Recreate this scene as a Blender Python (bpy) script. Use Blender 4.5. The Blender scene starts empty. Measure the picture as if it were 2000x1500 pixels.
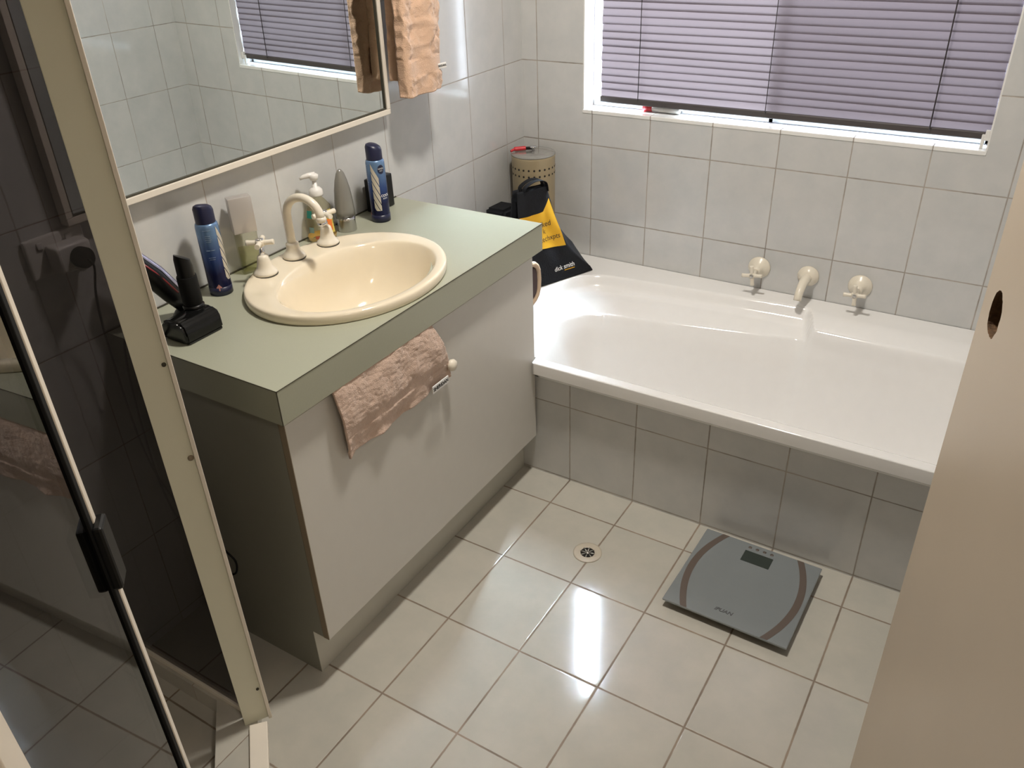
import bpy, bmesh, math, random
from mathutils import Vector, Matrix, noise
random.seed(4)
sc = bpy.context.scene
COL = sc.collection
R = math.radians
PI = math.pi

# ------------------------------------------------------------------ camera
cam_d = bpy.data.cameras.new('camera'); cam = bpy.data.objects.new('camera', cam_d); COL.objects.link(cam)
cam.location = (1.4814, -2.4316, 1.5119)
cam.rotation_euler = (R(58.8641), R(1.9454), R(31.672))
cam_d.sensor_width = 36; cam_d.lens = 1621.42 / 2000 * 36; cam_d.clip_start = 0.02
sc.camera = cam
sc.view_settings.view_transform = 'Standard'; sc.view_settings.look = 'None'
sc.view_settings.gamma = 1; sc.view_settings.use_curve_mapping = False
sc.view_settings.exposure = 0.22
sc.cycles.use_denoising = True
sc.cycles.max_bounces = 10; sc.cycles.transparent_max_bounces = 16
sc.cycles.caustics_reflective = False
sc.cycles.sample_clamp_indirect = 6.0

# ------------------------------------------------------------------ sky and lights
W = bpy.data.worlds.new('sky'); sc.world = W; W.use_nodes = True
W.node_tree.nodes['Background'].inputs[0].default_value = (0.80, 0.87, 1.0, 1)
W.node_tree.nodes['Background'].inputs[1].default_value = 14.0
pl = bpy.data.lights.new('window_portal', 'AREA'); pl.shape = 'RECTANGLE'; pl.size = 1.18; pl.size_y = 1.16
pl.cycles.is_portal = True
po = bpy.data.objects.new('window_portal', pl); COL.objects.link(po)
po.location = (0.80, 0.10, 1.45); po.rotation_euler = (R(-90), 0, 0)
LAMP = (0.80, -1.05, 2.4)
la = bpy.data.lights.new('ceiling_lamp_light', 'AREA'); la.shape = 'DISK'; la.size = 0.17; la.energy = 24.0
la.color = (1.0, 0.94, 0.85)
lo = bpy.data.objects.new('ceiling_lamp_light', la); COL.objects.link(lo)
lo.location = (LAMP[0], LAMP[1], LAMP[2] - 0.075)
hl = bpy.data.lights.new('hall_fill_light', 'AREA'); hl.shape = 'DISK'; hl.size = 0.35; hl.energy = 9.0  # warm fill added from the unseen hall, no fixture behind it
hl.color = (1.0, 0.90, 0.77)
ho = bpy.data.objects.new('hall_fill_light', hl); COL.objects.link(ho)
ho.location = (2.35, -2.6, 2.32)

sl_ = bpy.data.lights.new('sun', 'SUN'); sl_.energy = 180.0; sl_.angle = R(30); sl_.color = (0.72, 0.86, 1.0)   # broad sun lamp standing in for bright sky through the gap beside the blind
so = bpy.data.objects.new('sun', sl_); COL.objects.link(so); so.location = (3, 2, 4)
so.rotation_euler = Vector((0.29, -1.0, -1.62)).to_track_quat('-Z', 'Y').to_euler()

# ------------------------------------------------------------------ helpers
def tag(o, label=None, cat=None, group=None, kind=None):
    if label: o['label'] = label
    if cat: o['category'] = cat
    if group: o['group'] = group
    if kind: o['kind'] = kind
    return o

def thing(name, label, cat, loc=(0, 0, 0), group=None, rotz=0.0):
    o = bpy.data.objects.new(name, None); COL.objects.link(o)
    o.empty_display_size = 0.05; o.location = loc; o.rotation_euler = (0, 0, rotz)
    return tag(o, label, cat, group)

class MB:
    """collects geometry; build() makes ONE mesh object. Geometry is given in world space unless local=True."""
    def __init__(s): s.bm = bmesh.new()
    def box(s, a, b, bevel=0.0, seg=2, rot=None, at=None):
        a = Vector(a); b = Vector(b); c = (a + b) / 2; d = b - a
        r = bmesh.ops.create_cube(s.bm, size=1.0); vs = r['verts']
        bmesh.ops.scale(s.bm, vec=d, verts=vs)
        if bevel > 0:
            es = list({e for v in vs for e in v.link_edges})
            q = bmesh.ops.bevel(s.bm, geom=es, offset=bevel, segments=seg, affect='EDGES', profile=0.5)
            vs = list({v for f in q['faces'] for v in f.verts} | {v for v in vs if v.is_valid})
        if rot: bmesh.ops.transform(s.bm, matrix=rot, verts=vs)
        bmesh.ops.translate(s.bm, vec=c if at is None else Vector(at), verts=vs)
        return vs
    def lathe(s, prof, center=(0, 0, 0), seg=48, M=None, sx=1.0, sy=1.0, smooth=True, cap=True):
        rings = []
        new = []
        for r, z in prof:
            if r < 1e-6:
                v = s.bm.verts.new((0, 0, z)); rings.append([v]); new.append(v)
            else:
                ring = [s.bm.verts.new((r * sx * math.cos(2 * PI * i / seg), r * sy * math.sin(2 * PI * i / seg), z)) for i in range(seg)]
                rings.append(ring); new += ring
        for a, b in zip(rings[:-1], rings[1:]):
            n = max(len(a), len(b))
            for i in range(seg):
                j = (i + 1) % seg
                if len(a) == 1 and len(b) == 1: break
                if len(a) == 1: f = s.bm.faces.new((a[0], b[i], b[j]))
                elif len(b) == 1: f = s.bm.faces.new((a[i], b[0], a[j]))
                else: f = s.bm.faces.new((a[i], b[i], b[j], a[j]))
                f.smooth = smooth
        if cap:
            for ring in (rings[0], rings[-1]):
                if len(ring) > 1:
                    try: s.bm.faces.new(ring)
                    except ValueError: pass
        if M is not None: bmesh.ops.transform(s.bm, matrix=M, verts=new)
        bmesh.ops.translate(s.bm, vec=Vector(center), verts=new)
        return new
    def tube(s, pts, rad, seg=12, cap=True):
        pts = [Vector(p) for p in pts]; n = len(pts)
        rads = rad if isinstance(rad, (list, tuple)) else [rad] * n
        up = None; rings = []
        for i, p in enumerate(pts):
            t = (pts[min(i + 1, n - 1)] - pts[max(i - 1, 0)]).normalized()
            if up is None:
                up = t.orthogonal().normalized()
            up = (up - t * up.dot(t))
            up = up.normalized() if up.length > 1e-6 else t.orthogonal().normalized()
            w = t.cross(up)
            rings.append([s.bm.verts.new(p + (up * math.cos(2 * PI * k / seg) + w * math.sin(2 * PI * k / seg)) * rads[i]) for k in range(seg)])
        for a, b in zip(rings[:-1], rings[1:]):
            for k in range(seg):
                f = s.bm.faces.new((a[k], a[(k + 1) % seg], b[(k + 1) % seg], b[k])); f.smooth = True
        if cap:
            s.bm.faces.new(rings[0]); s.bm.faces.new(rings[-1])
    def poly(s, pts): return s.bm.faces.new([s.bm.verts.new(p) for p in pts])
    def quad(s, a, b, c, d): return s.poly((a, b, c, d))
    def prism(s, outline, off, smooth=False):
        """outline: list of 3d points (planar), off: extrusion vector"""
        off = Vector(off)
        a = [s.bm.verts.new(p) for p in outline]; b = [s.bm.verts.new(Vector(p) + off) for p in outline]
        s.bm.faces.new(a); s.bm.faces.new(b[::-1]); n = len(a)
        for i in range(n):
            f = s.bm.faces.new((a[i], a[(i + 1) % n], b[(i + 1) % n], b[i])); f.smooth = smooth
    def grid(s, fn, nu, nv, closed_u=False, smooth=True):
        g = [[s.bm.verts.new(fn(i / (nu if closed_u else nu - 1), j / (nv - 1))) for j in range(nv)] for i in range(nu)]
        for i in range(nu if closed_u else nu - 1):
            for j in range(nv - 1):
                f = s.bm.faces.new((g[i][j], g[(i + 1) % nu][j], g[(i + 1) % nu][j + 1], g[i][j + 1])); f.smooth = smooth
        return g
    def build(s, name, mat, parent=None, local=False, sharp=None, recalc=True, solid=0, subsurf=0):
        bm = s.bm
        if recalc: bmesh.ops.recalc_face_normals(bm, faces=bm.faces)
        org = Vector((0, 0, 0))
        if parent is not None and not local:
            root = parent; org = Vector(root.location)
            while root.parent is not None: root = root.parent; org += Vector(root.location)
            bmesh.ops.translate(bm, vec=-org, verts=bm.verts)
        me = bpy.data.meshes.new(name); bm.to_mesh(me); bm.free()
        for m in (mat if isinstance(mat, (list, tuple)) else [mat]): me.materials.append(m)
        o = bpy.data.objects.new(name, me); COL.objects.link(o)
        if parent is not None: o.parent = parent
        if sharp is not None:
            me.polygons.foreach_set('use_smooth', [True] * len(me.polygons))
            ca = math.cos(R(sharp))
            b2 = bmesh.new(); b2.from_mesh(me)
            for e in b2.edges:
                if len(e.link_faces) == 2 and e.link_faces[0].normal.dot(e.link_faces[1].normal) < ca: e.smooth = False
            b2.to_mesh(me); b2.free()
        if solid: m = o.modifiers.new('solid', 'SOLIDIFY'); m.thickness = solid; m.offset = 0
        if subsurf: m = o.modifiers.new('sub', 'SUBSURF'); m.levels = subsurf; m.render_levels = subsurf
        return o

def text_obj(name, txt, size, mat, parent, M, depth=0.0004, bend=None, align='CENTER', shear=0.0, bold=0.0):
    """flat lettering as a mesh; M places it; bend = cylinder radius (x wraps round the z axis of M)"""
    cu = bpy.data.curves.new('t', 'FONT'); cu.body = txt; cu.size = size; cu.extrude = 0 if bend else depth
    cu.align_x = align; cu.align_y = 'CENTER'; cu.shear = shear; cu.offset = bold; cu.resolution_u = 4
    t = bpy.data.objects.new('t', cu); COL.objects.link(t)
    dg = bpy.context.evaluated_depsgraph_get(); me = bpy.data.meshes.new_from_object(t.evaluated_get(dg))
    bpy.data.objects.remove(t); bpy.data.curves.remove(cu)
    me.name = name; me.materials.clear(); me.materials.append(mat)
    for v in me.vertices:
        x, y, z = v.co
        if bend:
            a = x / bend; v.co = M @ Vector((bend * math.sin(a), -bend * math.cos(a), y))
        else: v.co = M @ Vector((x, y, z))
    o = bpy.data.objects.new(name, me); COL.objects.link(o)
    if parent is not None: o.parent = parent
    return o

# ------------------------------------------------------------------ materials
MATS = {}
def nm(name):
    m = bpy.data.materials.new(name); m.use_nodes = True
    return m, m.node_tree.nodes, m.node_tree.links
def plain(name, col, rough=0.5, metal=0.0, coat=0.0, var=0.0, scale=30.0, bump=0.0, bscale=200.0, trans=0.0, ior=1.5, sheen=0.0, spec=0.5):
    m, N, L = nm(name); b = N['Principled BSDF']
    b.inputs['Roughness'].default_value = rough; b.inputs['Metallic'].default_value = metal
    b.inputs['Coat Weight'].default_value = coat; b.inputs['Coat Roughness'].default_value = 0.08
    b.inputs['Transmission Weight'].default_value = trans; b.inputs['IOR'].default_value = ior
    b.inputs['Sheen Weight'].default_value = sheen; b.inputs['Specular IOR Level'].default_value = spec
    tc = N.new('ShaderNodeTexCoord')
    nz = N.new('ShaderNodeTexNoise'); nz.inputs['Scale'].default_value = scale; nz.inputs['Detail'].default_value = 4
    L.new(tc.outputs['Object'], nz.inputs['Vector'])
    r = N.new('ShaderNodeValToRGB'); v = max(var, 0.01)
    r.color_ramp.elements[0].position = 0.3; r.color_ramp.elements[1].position = 0.7
    r.color_ramp.elements[0].color = (*[c * (1 - v) for c in col], 1); r.color_ramp.elements[1].color = (*[min(1, c * (1 + v)) for c in col], 1)
    L.new(nz.outputs['Fac'], r.inputs['Fac']); L.new(r.outputs['Color'], b.inputs['Base Color'])
    if bump:
        n2 = N.new('ShaderNodeTexNoise'); n2.inputs['Scale'].default_value = bscale; n2.inputs['Detail'].default_value = 3
        L.new(tc.outputs['Object'], n2.inputs['Vector'])
        bp = N.new('ShaderNodeBump'); bp.inputs['Strength'].default_value = bump; bp.inputs['Distance'].default_value = 0.002
        L.new(n2.outputs['Fac'], bp.inputs['Height']); L.new(bp.outputs['Normal'], b.inputs['Normal'])
    return m

def tile_mat(name, ua, u0, pu, va, v0, pv, col, grout, gw=0.003, rough=0.14, mott=0.05, ripple=0.25, gw2=None):
    """tiles laid on world axes ua / va (0 x, 1 y, 2 z); pu or pv = None leaves out that set of joints"""
    m, N, L = nm(name); b = N['Principled BSDF']
    g = N.new('ShaderNodeNewGeometry'); s = N.new('ShaderNodeSeparateXYZ'); L.new(g.outputs['Position'], s.inputs[0])
    def mth(op, a, b_=None, c=None):
        n = N.new('ShaderNodeMath'); n.operation = op
        for i, v in enumerate((a, b_, c)):
            if v is None: continue
            if isinstance(v, (int, float)): n.inputs[i].default_value = v
            else: L.new(v, n.inputs[i])
        return n.outputs[0]
    wob = N.new('ShaderNodeTexNoise'); wob.inputs['Scale'].default_value = 60; L.new(g.outputs['Position'], wob.inputs['Vector'])
    wv = mth('MULTIPLY', mth('SUBTRACT', wob.outputs['Fac'], 0.5), 0.0016)
    ds = []; cells = []
    for ax, o0, p, gg in ((ua, u0, pu, gw), (va, v0, pv, gw2 or gw)):
        if p is None: continue
        q = mth('DIVIDE', mth('SUBTRACT', s.outputs[ax], o0), p)
        cells.append(mth('FLOOR', mth('ADD', q, 0.5)) if False else mth('FLOOR', q))
        fr = mth('FRACT', q)
        d = mth('MULTIPLY', mth('MINIMUM', fr, mth('SUBTRACT', 1.0, fr)), p)
        ds.append(mth('SUBTRACT', mth('ADD', d, wv), gg / 2))
    d = ds[0] if len(ds) == 1 else mth('MINIMUM', ds[0], ds[1])
    mr = N.new('ShaderNodeMapRange'); mr.inputs['From Min'].default_value = -0.0004; mr.inputs['From Max'].default_value = 0.0006
    L.new(d, mr.inputs['Value'])
    cv = N.new('ShaderNodeCombineXYZ')
    for i, c in enumerate(cells): L.new(c, cv.inputs[i])
    wn = N.new('ShaderNodeTexWhiteNoise'); wn.noise_dimensions = '3D'; L.new(cv.outputs[0], wn.inputs['Vector'])
    off = N.new('ShaderNodeVectorMath'); off.operation = 'MULTIPLY_ADD'
    L.new(wn.outputs['Color'], off.inputs[0]); off.inputs[1].default_value = (7, 7, 7); L.new(g.outputs['Position'], off.inputs[2])
    nz = N.new('ShaderNodeTexNoise'); nz.inputs['Scale'].default_value = 11; nz.inputs['Detail'].default_value = 5; nz.inputs['Roughness'].default_value = 0.62
    L.new(off.outputs[0], nz.inputs['Vector'])
    rp = N.new('ShaderNodeValToRGB'); rp.color_ramp.elements[0].position = 0.33; rp.color_ramp.elements[1].position = 0.68
    rp.color_ramp.elements[0].color = (*[c * (1 - mott * k) for c, k in zip(col, (1.5, 1.1, 0.9))], 1)
    rp.color_ramp.elements[1].color = (*[min(1, c * (1 + mott * 0.6)) for c in col], 1)
    L.new(nz.outputs['Fac'], rp.inputs['Fac'])
    br = N.new('ShaderNodeHueSaturation'); L.new(rp.outputs['Color'], br.inputs['Color'])
    L.new(mth('ADD', mth('MULTIPLY', wn.outputs['Value'], 0.05), 0.975), br.inputs['Value'])
    mx = N.new('ShaderNodeMix'); mx.data_type = 'RGBA'; L.new(mr.outputs[0], mx.inputs['Factor'])
    gn = N.new('ShaderNodeTexNoise'); gn.inputs['Scale'].default_value = 9; L.new(g.outputs['Position'], gn.inputs['Vector'])
    gr = N.new('ShaderNodeValToRGB'); gr.color_ramp.elements[0].position = 0.35; gr.color_ramp.elements[1].position = 0.65
    gr.color_ramp.elements[0].color = (*[c * 0.75 for c in grout], 1); gr.color_ramp.elements[1].color = (*[c * 1.2 for c in grout], 1)
    L.new(gn.outputs['Fac'], gr.inputs['Fac'])
    L.new(gr.outputs['Color'], mx.inputs['A']); L.new(br.outputs['Color'], mx.inputs['B'])
    L.new(mx.outputs['Result'], b.inputs['Base Color'])
    rr = N.new('ShaderNodeMapRange'); rr.inputs['To Min'].default_value = 0.75; rr.inputs['To Max'].default_value = rough
    L.new(mr.outputs[0], rr.inputs['Value']); L.new(rr.outputs[0], b.inputs['Roughness'])
    e = N.new('ShaderNodeMapRange'); e.inputs['From Min'].default_value = -0.0015; e.inputs['From Max'].default_value = 0.002; e.interpolation_type = 'SMOOTHSTEP'
    L.new(d, e.inputs['Value'])
    rn = N.new('ShaderNodeTexNoise'); rn.inputs['Scale'].default_value = 14; rn.inputs['Detail'].default_value = 1; L.new(off.outputs[0], rn.inputs['Vector'])
    b.inputs['Specular IOR Level'].default_value = 0.75
    h = mth('ADD', mth('MULTIPLY', e.outputs[0], 0.6), mth('MULTIPLY', rn.outputs['Fac'], ripple))
    bp = N.new('ShaderNodeBump'); bp.inputs['Strength'].default_value = 0.6; bp.inputs['Distance'].default_value = 0.0012
    L.new(h, bp.inputs['Height']); L.new(bp.outputs['Normal'], b.inputs['Normal'])
    return m

def tinted_glass(name, tint, f0=0.04):
    m, N, L = nm(name); N.remove(N['Principled BSDF'])
    t = N.new('ShaderNodeBsdfTransparent'); t.inputs[0].default_value = (*tint, 1)
    g = N.new('ShaderNodeBsdfGlossy'); g.inputs['Roughness'].default_value = 0.01
    fr = N.new('ShaderNodeFresnel'); ge = N.new('ShaderNodeNewGeometry'); mi_ = N.new('ShaderNodeMapRange')
    mi_.inputs['To Min'].default_value = 1.5; mi_.inputs['To Max'].default_value = 1 / 1.5   # same reflectance from both faces
    L.new(ge.outputs['Backfacing'], mi_.inputs['Value']); L.new(mi_.outputs[0], fr.inputs['IOR'])
    nz = N.new('ShaderNodeTexNoise'); nz.inputs['Scale'].default_value = 3
    mm = N.new('ShaderNodeMixShader'); L.new(fr.outputs[0], mm.inputs[0]); L.new(t.outputs[0], mm.inputs[1]); L.new(g.outputs[0], mm.inputs[2])
    L.new(mm.outputs[0], N['Material Output'].inputs['Surface'])
    return m

def emit(name, col, st):
    m, N, L = nm(name); b = N['Principled BSDF']; b.inputs['Base Color'].default_value = (*col, 1)
    b.inputs['Emission Color'].default_value = (*col, 1); b.inputs['Emission Strength'].default_value = st
    return m

def slat_mat():
    m, N, L = nm('blind_slat'); N.remove(N['Principled BSDF'])
    d = N.new('ShaderNodeBsdfDiffuse'); d.inputs[0].default_value = (0.135, 0.115, 0.145, 1)
    t = N.new('ShaderNodeBsdfTranslucent'); t.inputs[0].default_value = (0.0195, 0.0150, 0.0150, 1)
    g = N.new('ShaderNodeBsdfGlossy'); g.inputs['Roughness'].default_value = 0.35; g.inputs[0].default_value = (0.8, 0.8, 0.85, 1)
    a = N.new('ShaderNodeAddShader'); L.new(d.outputs[0], a.inputs[0]); L.new(t.outputs[0], a.inputs[1])
    mm = N.new('ShaderNodeMixShader'); mm.inputs[0].default_value = 0.06; L.new(a.outputs[0], mm.inputs[1]); L.new(g.outputs[0], mm.inputs[2])
    L.new(mm.outputs[0], N['Material Output'].inputs['Surface'])
    return m

TILE = (0.595, 0.59, 0.58); GROUT = (0.36, 0.32, 0.28)
FTILE = (0.50, 0.475, 0.42); FGROUT = (0.23, 0.18, 0.135)
M = dict(
    wall_y=tile_mat('wall_tile_window', 0, 0.0565, 0.2, 2, 0.7719, 0.2487, TILE, GROUT),
    wall_x=tile_mat('wall_tile_side', 1, -0.1083, 0.2013, 2, 0.7719, 0.2487, TILE, GROUT, gw=0.0022),
    apron=tile_mat('bath_front_tile', 0, 0.5609, 0.2, 2, 0.005, 0.2487, TILE, GROUT),
    floor=tile_mat('floor_tile', 0, 0.5609, 0.2, 1, -0.8296, 0.25, FTILE, FGROUT, gw=0.0042, rough=0.085, ripple=0.4, gw2=0.0042),
    sill=tile_mat('sill_tile', 0, 0.0565, 0.2, 1, 0, None, (0.86, 0.85, 0.83), GROUT, gw=0.003),
    hob=tile_mat('hob_tile', 0, 0.02, 0.2, 1, 0.03, 0.2, FTILE, FGROUT, gw=0.002, rough=0.2),
    paint=plain('cream_wall_paint', (0.62, 0.55, 0.45), 0.6),
    ceil=plain('ceiling_paint', (0.78, 0.74, 0.68), 0.8),
    door=plain('door_paint', (0.60, 0.50, 0.385), 0.35, var=0.02, scale=5),
    raw=plain('raw_chipboard', (0.12, 0.065, 0.03), 0.9, var=0.4, scale=120, bump=0.8, bscale=300),
    rim=plain('white_acrylic', (0.84, 0.83, 0.82), 0.12, coat=0.3),
    ivory=plain('ivory_ceramic', (0.79, 0.70, 0.545), 0.10, coat=0.4),
    tapiv=plain('ivory_plastic', (0.76, 0.70, 0.59), 0.28),
    chrome=plain('chrome', (0.75, 0.75, 0.77), 0.08, metal=1),
    steel=plain('brushed_steel', (0.55, 0.54, 0.52), 0.3, metal=1),
    counter=plain('sage_laminate', (0.365, 0.372, 0.29), 0.3, var=0.02, scale=400, bump=0.05, bscale=900),
    seam=plain('dark_seam', (0.05, 0.045, 0.03), 0.7),
    cabinet=plain('white_laminate', (0.60, 0.58, 0.54), 0.35),
    kick=plain('pale_kickboard', (0.50, 0.485, 0.43), 0.4),
    cabside=plain('shaded_laminate', (0.27, 0.265, 0.22), 0.4),  # shade of the end panel put into its colour, darker than the door
    edge=plain('brown_edging', (0.27, 0.215, 0.15), 0.6),
    frame=plain('cream_powder_coat', (0.78, 0.72, 0.63), 0.35),
    post=plain('sage_powder_coat', (0.70, 0.69, 0.56), 0.4),
    black=plain('black_plastic', (0.006, 0.006, 0.006), 0.35, spec=0.3),
    blackm=plain('black_rubber', (0.006, 0.006, 0.006), 0.7, spec=0.25),
    white=plain('white_plastic', (0.75, 0.73, 0.70), 0.35),
    mirror=plain('mirror_silver', (0.83, 0.88, 0.86), 0.0, metal=1),
    peach=plain('peach_terry', (0.66, 0.435, 0.30), 1.0, var=0.05, scale=60, bump=1.0, bscale=420, sheen=0.3),
    peach_band=plain('peach_woven_band', (0.66, 0.42, 0.28), 0.9, var=0.03, bump=0.3, bscale=900),
    pink=plain('pink_terry', (0.62, 0.45, 0.36), 1.0, var=0.06, scale=70, bump=1.0, bscale=420, sheen=0.3),
    slat=slat_mat(),
    blindrail=plain('blind_rail', (0.07, 0.06, 0.06), 0.4),
    cordm=plain('blind_cord', (0.06, 0.05, 0.055), 0.8),
    clear=tinted_glass('window_glass', (0.93, 0.95, 0.95)),
    screenm=tinted_glass('insect_screen', (0.80, 0.80, 0.81)),
    dark=tinted_glass('bronze_tinted_glass', (0.335, 0.32, 0.325)),
    winframe=plain('aluminium_frame', (0.6, 0.6, 0.6), 0.4, metal=0.6),
    navy=plain('navy_plastic', (0.012, 0.014, 0.045), 0.35),
    binc=plain('beige_enamel', (0.42, 0.335, 0.205), 0.4),
    hole=plain('dark_hole', (0.015, 0.012, 0.01), 0.9),
    red=plain('red_plastic', (0.55, 0.03, 0.04), 0.4),
    bag=plain('black_nonwoven', (0.007, 0.0075, 0.010), 0.7, spec=0.25, bump=0.6, bscale=250),
    bagside=plain('navy_nonwoven', (0.014, 0.018, 0.028), 0.5, spec=0.4, bump=0.6, bscale=250),
    yellow=plain('yellow_print', (0.66, 0.35, 0.012), 0.6),
    print_b=plain('black_print', (0.012, 0.012, 0.012), 0.6),
    print_w=plain('white_print', (0.8, 0.8, 0.8), 0.5),
    maroon=plain('maroon_cloth', (0.045, 0.022, 0.02), 0.8),
    tan=plain('tan_piping', (0.52, 0.38, 0.26), 0.7),
    scale=plain('silver_glass_scale', (0.29, 0.32, 0.335), 0.12, metal=0.35, coat=0.6),
    scaleband=plain('taupe_scale_band', (0.11, 0.085, 0.072), 0.4, coat=0.3),
    scaleedge=plain('scale_underside', (0.03, 0.035, 0.035), 0.4),
    lcd=plain('lcd_glass', (0.035, 0.045, 0.04), 0.1),
    lamp=emit('lamp_diffuser', (1.0, 0.82, 0.6), 4.0),
)

# ------------------------------------------------------------------ room shell
X1, Y1, ZC = 1.725, -3.0, 2.4     # right wall, front wall, ceiling
WL, WR, WB, WT = 0.222, 1.3826, 0.8836, 2.02   # window opening
YW = 0.090
m = MB(); m.box((-0.1, Y1 - 0.1, -0.1), (X1 + 1.3, 0.15, 0.0)); tag(m.build('floor', M['floor']), kind='structure')
m = MB(); m.box((-0.1, Y1 - 0.1, 0), (0, YW, ZC)); tag(m.build('wall_left', M['wall_x']), kind='structure')
m = MB()
m.box((0, 0, 0), (X1 + 0.1, YW, WB - 0.012)); m.box((0, 0, WB - 0.012), (WL, YW, ZC)); m.box((WR, 0, WB - 0.012), (X1 + 0.1, YW, ZC)); m.box((WL, 0, WT), (WR, YW, ZC))
tag(m.build('wall_back', M['wall_y']), kind='structure')
DY0, DY1, DH = -2.96, -2.16, 2.06    # doorway in the right wall
m = MB()
m.box((X1, DY1, 0), (X1 + 0.1, 0, ZC)); m.box((X1, Y1 - 0.1, 0), (X1 + 0.1, DY0, ZC)); m.box((X1, DY0, DH), (X1 + 0.1, DY1, ZC))
tag(m.build('wall_right', M['wall_x']), kind='structure')
m = MB(); m.box((-0.1, Y1 - 0.1, 0), (X1 + 1.3, Y1, ZC)); tag(m.build('wall_front', M['paint']), kind='structure')
m = MB(); m.box((X1 + 1.2, Y1, 0), (X1 + 1.3, -1.5, ZC)); m.box((X1 + 0.1, -1.6, 0), (X1 + 1.2, -1.5, ZC)); tag(m.build('wall_hall', M['paint']), kind='structure')
m = MB(); m.box((-0.1, Y1 - 0.1, ZC), (X1 + 1.3, YW, ZC + 0.1)); tag(m.build('ceiling', M['ceil']), kind='structure')
# tiled sill slab of the window recess
m = MB(); m.box((WL, -0.002, WB - 0.012), (WR, YW, WB), 0.002); tag(m.build('trim_1', M['sill']), kind='structure')
# white reveals
m = MB(); m.box((WL, 0.001, WB), (WL + 0.004, YW, WT)); m.box((WR - 0.004, 0.001, WB), (WR, YW, WT)); m.box((WL, 0.001, WT - 0.004), (WR, YW, WT))
tag(m.build('trim_2', plain('white_reveal', (0.80, 0.79, 0.77), 0.3)), kind='structure')
# window
wn = bpy.data.objects.new('window_1', None); COL.objects.link(wn); wn.location = (0.80, 0.076, WB); wn['kind'] = 'structure'
m = MB()
for a, b in (((WL, WB + 0.0002), (WR, WB + 0.016)), ((WL, WT - 0.030), (WR, WT)), ((WL + 0.0042, WB), (WL + 0.008, WT)), ((WR - 0.014, WB), (WR - 0.0042, WT)), ((0.800, WB), (0.813, WT))):
    m.box((a[0], 0.066, a[1]), (b[0], 0.086, b[1]), 0.001)
m.build('window_frame', M['winframe'], wn)
m = MB(); m.box((WL + 0.008, 0.074, WB + 0.016), (0.80, 0.077, WT - 0.03)); m.build('window_pane', M['clear'], wn)
m = MB(); m.box((0.813, 0.074, WB + 0.016), (WR - 0.014, 0.077, WT - 0.03)); m.build('window_pane', M['clear'], wn)
m = MB(); m.box((0.813, 0.081, WB + 0.016), (WR - 0.014, 0.082, WT - 0.03)); m.build('insect_screen', M['screenm'], wn)
# tiled front of the bath
m = MB(); m.box((0.0, -0.7132, 0), (X1, -0.69, 0.326)); tag(m.build('wall_bath_front', M['apron']), kind='structure')

# ------------------------------------------------------------------ door leaf (open, in the foreground on the right)
dr = bpy.data.objects.new('door_1', None); COL.objects.link(dr); dr['kind'] = 'structure'
E0 = Vector((1.4750, -1.3, 0)); H0 = Vector((1.700, -2.13, 0)); u = (H0 - E0); DL = u.length; u.normalize()
dr.location = E0; dr.rotation_euler = (0, 0, math.atan2(u.y, u.x))   # local +x runs from the free edge to the hinge
# face towards the room/camera is the side whose normal points to -x world
nrm = Vector((-u.y, u.x, 0))     # local +y in world
side = -1 if nrm.x > 0 else 1    # which local y side is seen
T = 0.036
def door_leaf():
    m = MB(); bm = m.bm
    hx, hz, hr = 0.062, 1.043, 0.030; n = 40
    def face(y, flip):
        ang = []
        for i in range(n): ang.append(2 * PI * i / n)
        x0, x1, z0, z1 = 0.0, DL, 0.008, 2.04
        for cx, cz in ((x0, z0), (x1, z0), (x1, z1), (x0, z1)): ang.append(math.atan2(cz - hz, cx - hx) % (2 * PI))
        ang = sorted(set(round(a, 9) for a in ang)); inn = []; out = []
        for i, a in enumerate(ang):
            rr = hr * (1 + 0.10 * noise.noise(Vector((math.cos(a) * 2.1, math.sin(a) * 2.1, 3.3))) + 0.05 * noise.noise(Vector((math.cos(a) * 9, math.sin(a) * 9, 1.3))))
            inn.append(bm.verts.new((hx + rr * 0.85 * math.cos(a), y, hz + rr * math.sin(a))))
            c, s_ = math.cos(a), math.sin(a); t = 1e9
            if c > 1e-9: t = min(t, (x1 - hx) / c)
            if c < -1e-9: t = min(t, (x0 - hx) / c)
            if s_ > 1e-9: t = min(t, (z1 - hz) / s_)
            if s_ < -1e-9: t = min(t, (z0 - hz) / s_)
            out.append(bm.verts.new((hx + c * t, y, hz + s_ * t)))
        k = len(ang)
        for i in range(k):
            f = bm.faces.new((inn[i], inn[(i + 1) % k], out[(i + 1) % k], out[i])); f.smooth = False
        return inn, out
    i1, o1 = face(0.0, 0); i2, o2 = face(-side * T, 1)
    k = len(i1)
    for i in range(k):
        f = bm.faces.new((i1[i], i1[(i + 1) % k], i2[(i + 1) % k], i2[i])); f.material_index = 1
        bm.faces.new((o1[i], o1[(i + 1) % k], o2[(i + 1) % k], o2[i]))
    return m
door_leaf().build('door_leaf', [M['door'], M['raw']], dr, local=True)
m = MB(); m.lathe([(0.0, -0.003), (0.0245, -0.003), (0.0245, 0.003), (0, 0.003)], M=Matrix.Rotation(R(90), 4, 'X'), center=(0.062, -side * (T - 0.004), 1.043), seg=24)
lh = m.build('lock_backing', M['raw'], dr, local=True); tag(lh, 'rough brown bored core of the door')
for z in (0.25, 1.75):
    m = MB(); m.tube([(DL + 0.004, side * 0.004, z), (DL + 0.004, side * 0.004, z + 0.09)], 0.006); m.build('hinge', M['steel'], dr, local=True)

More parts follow.
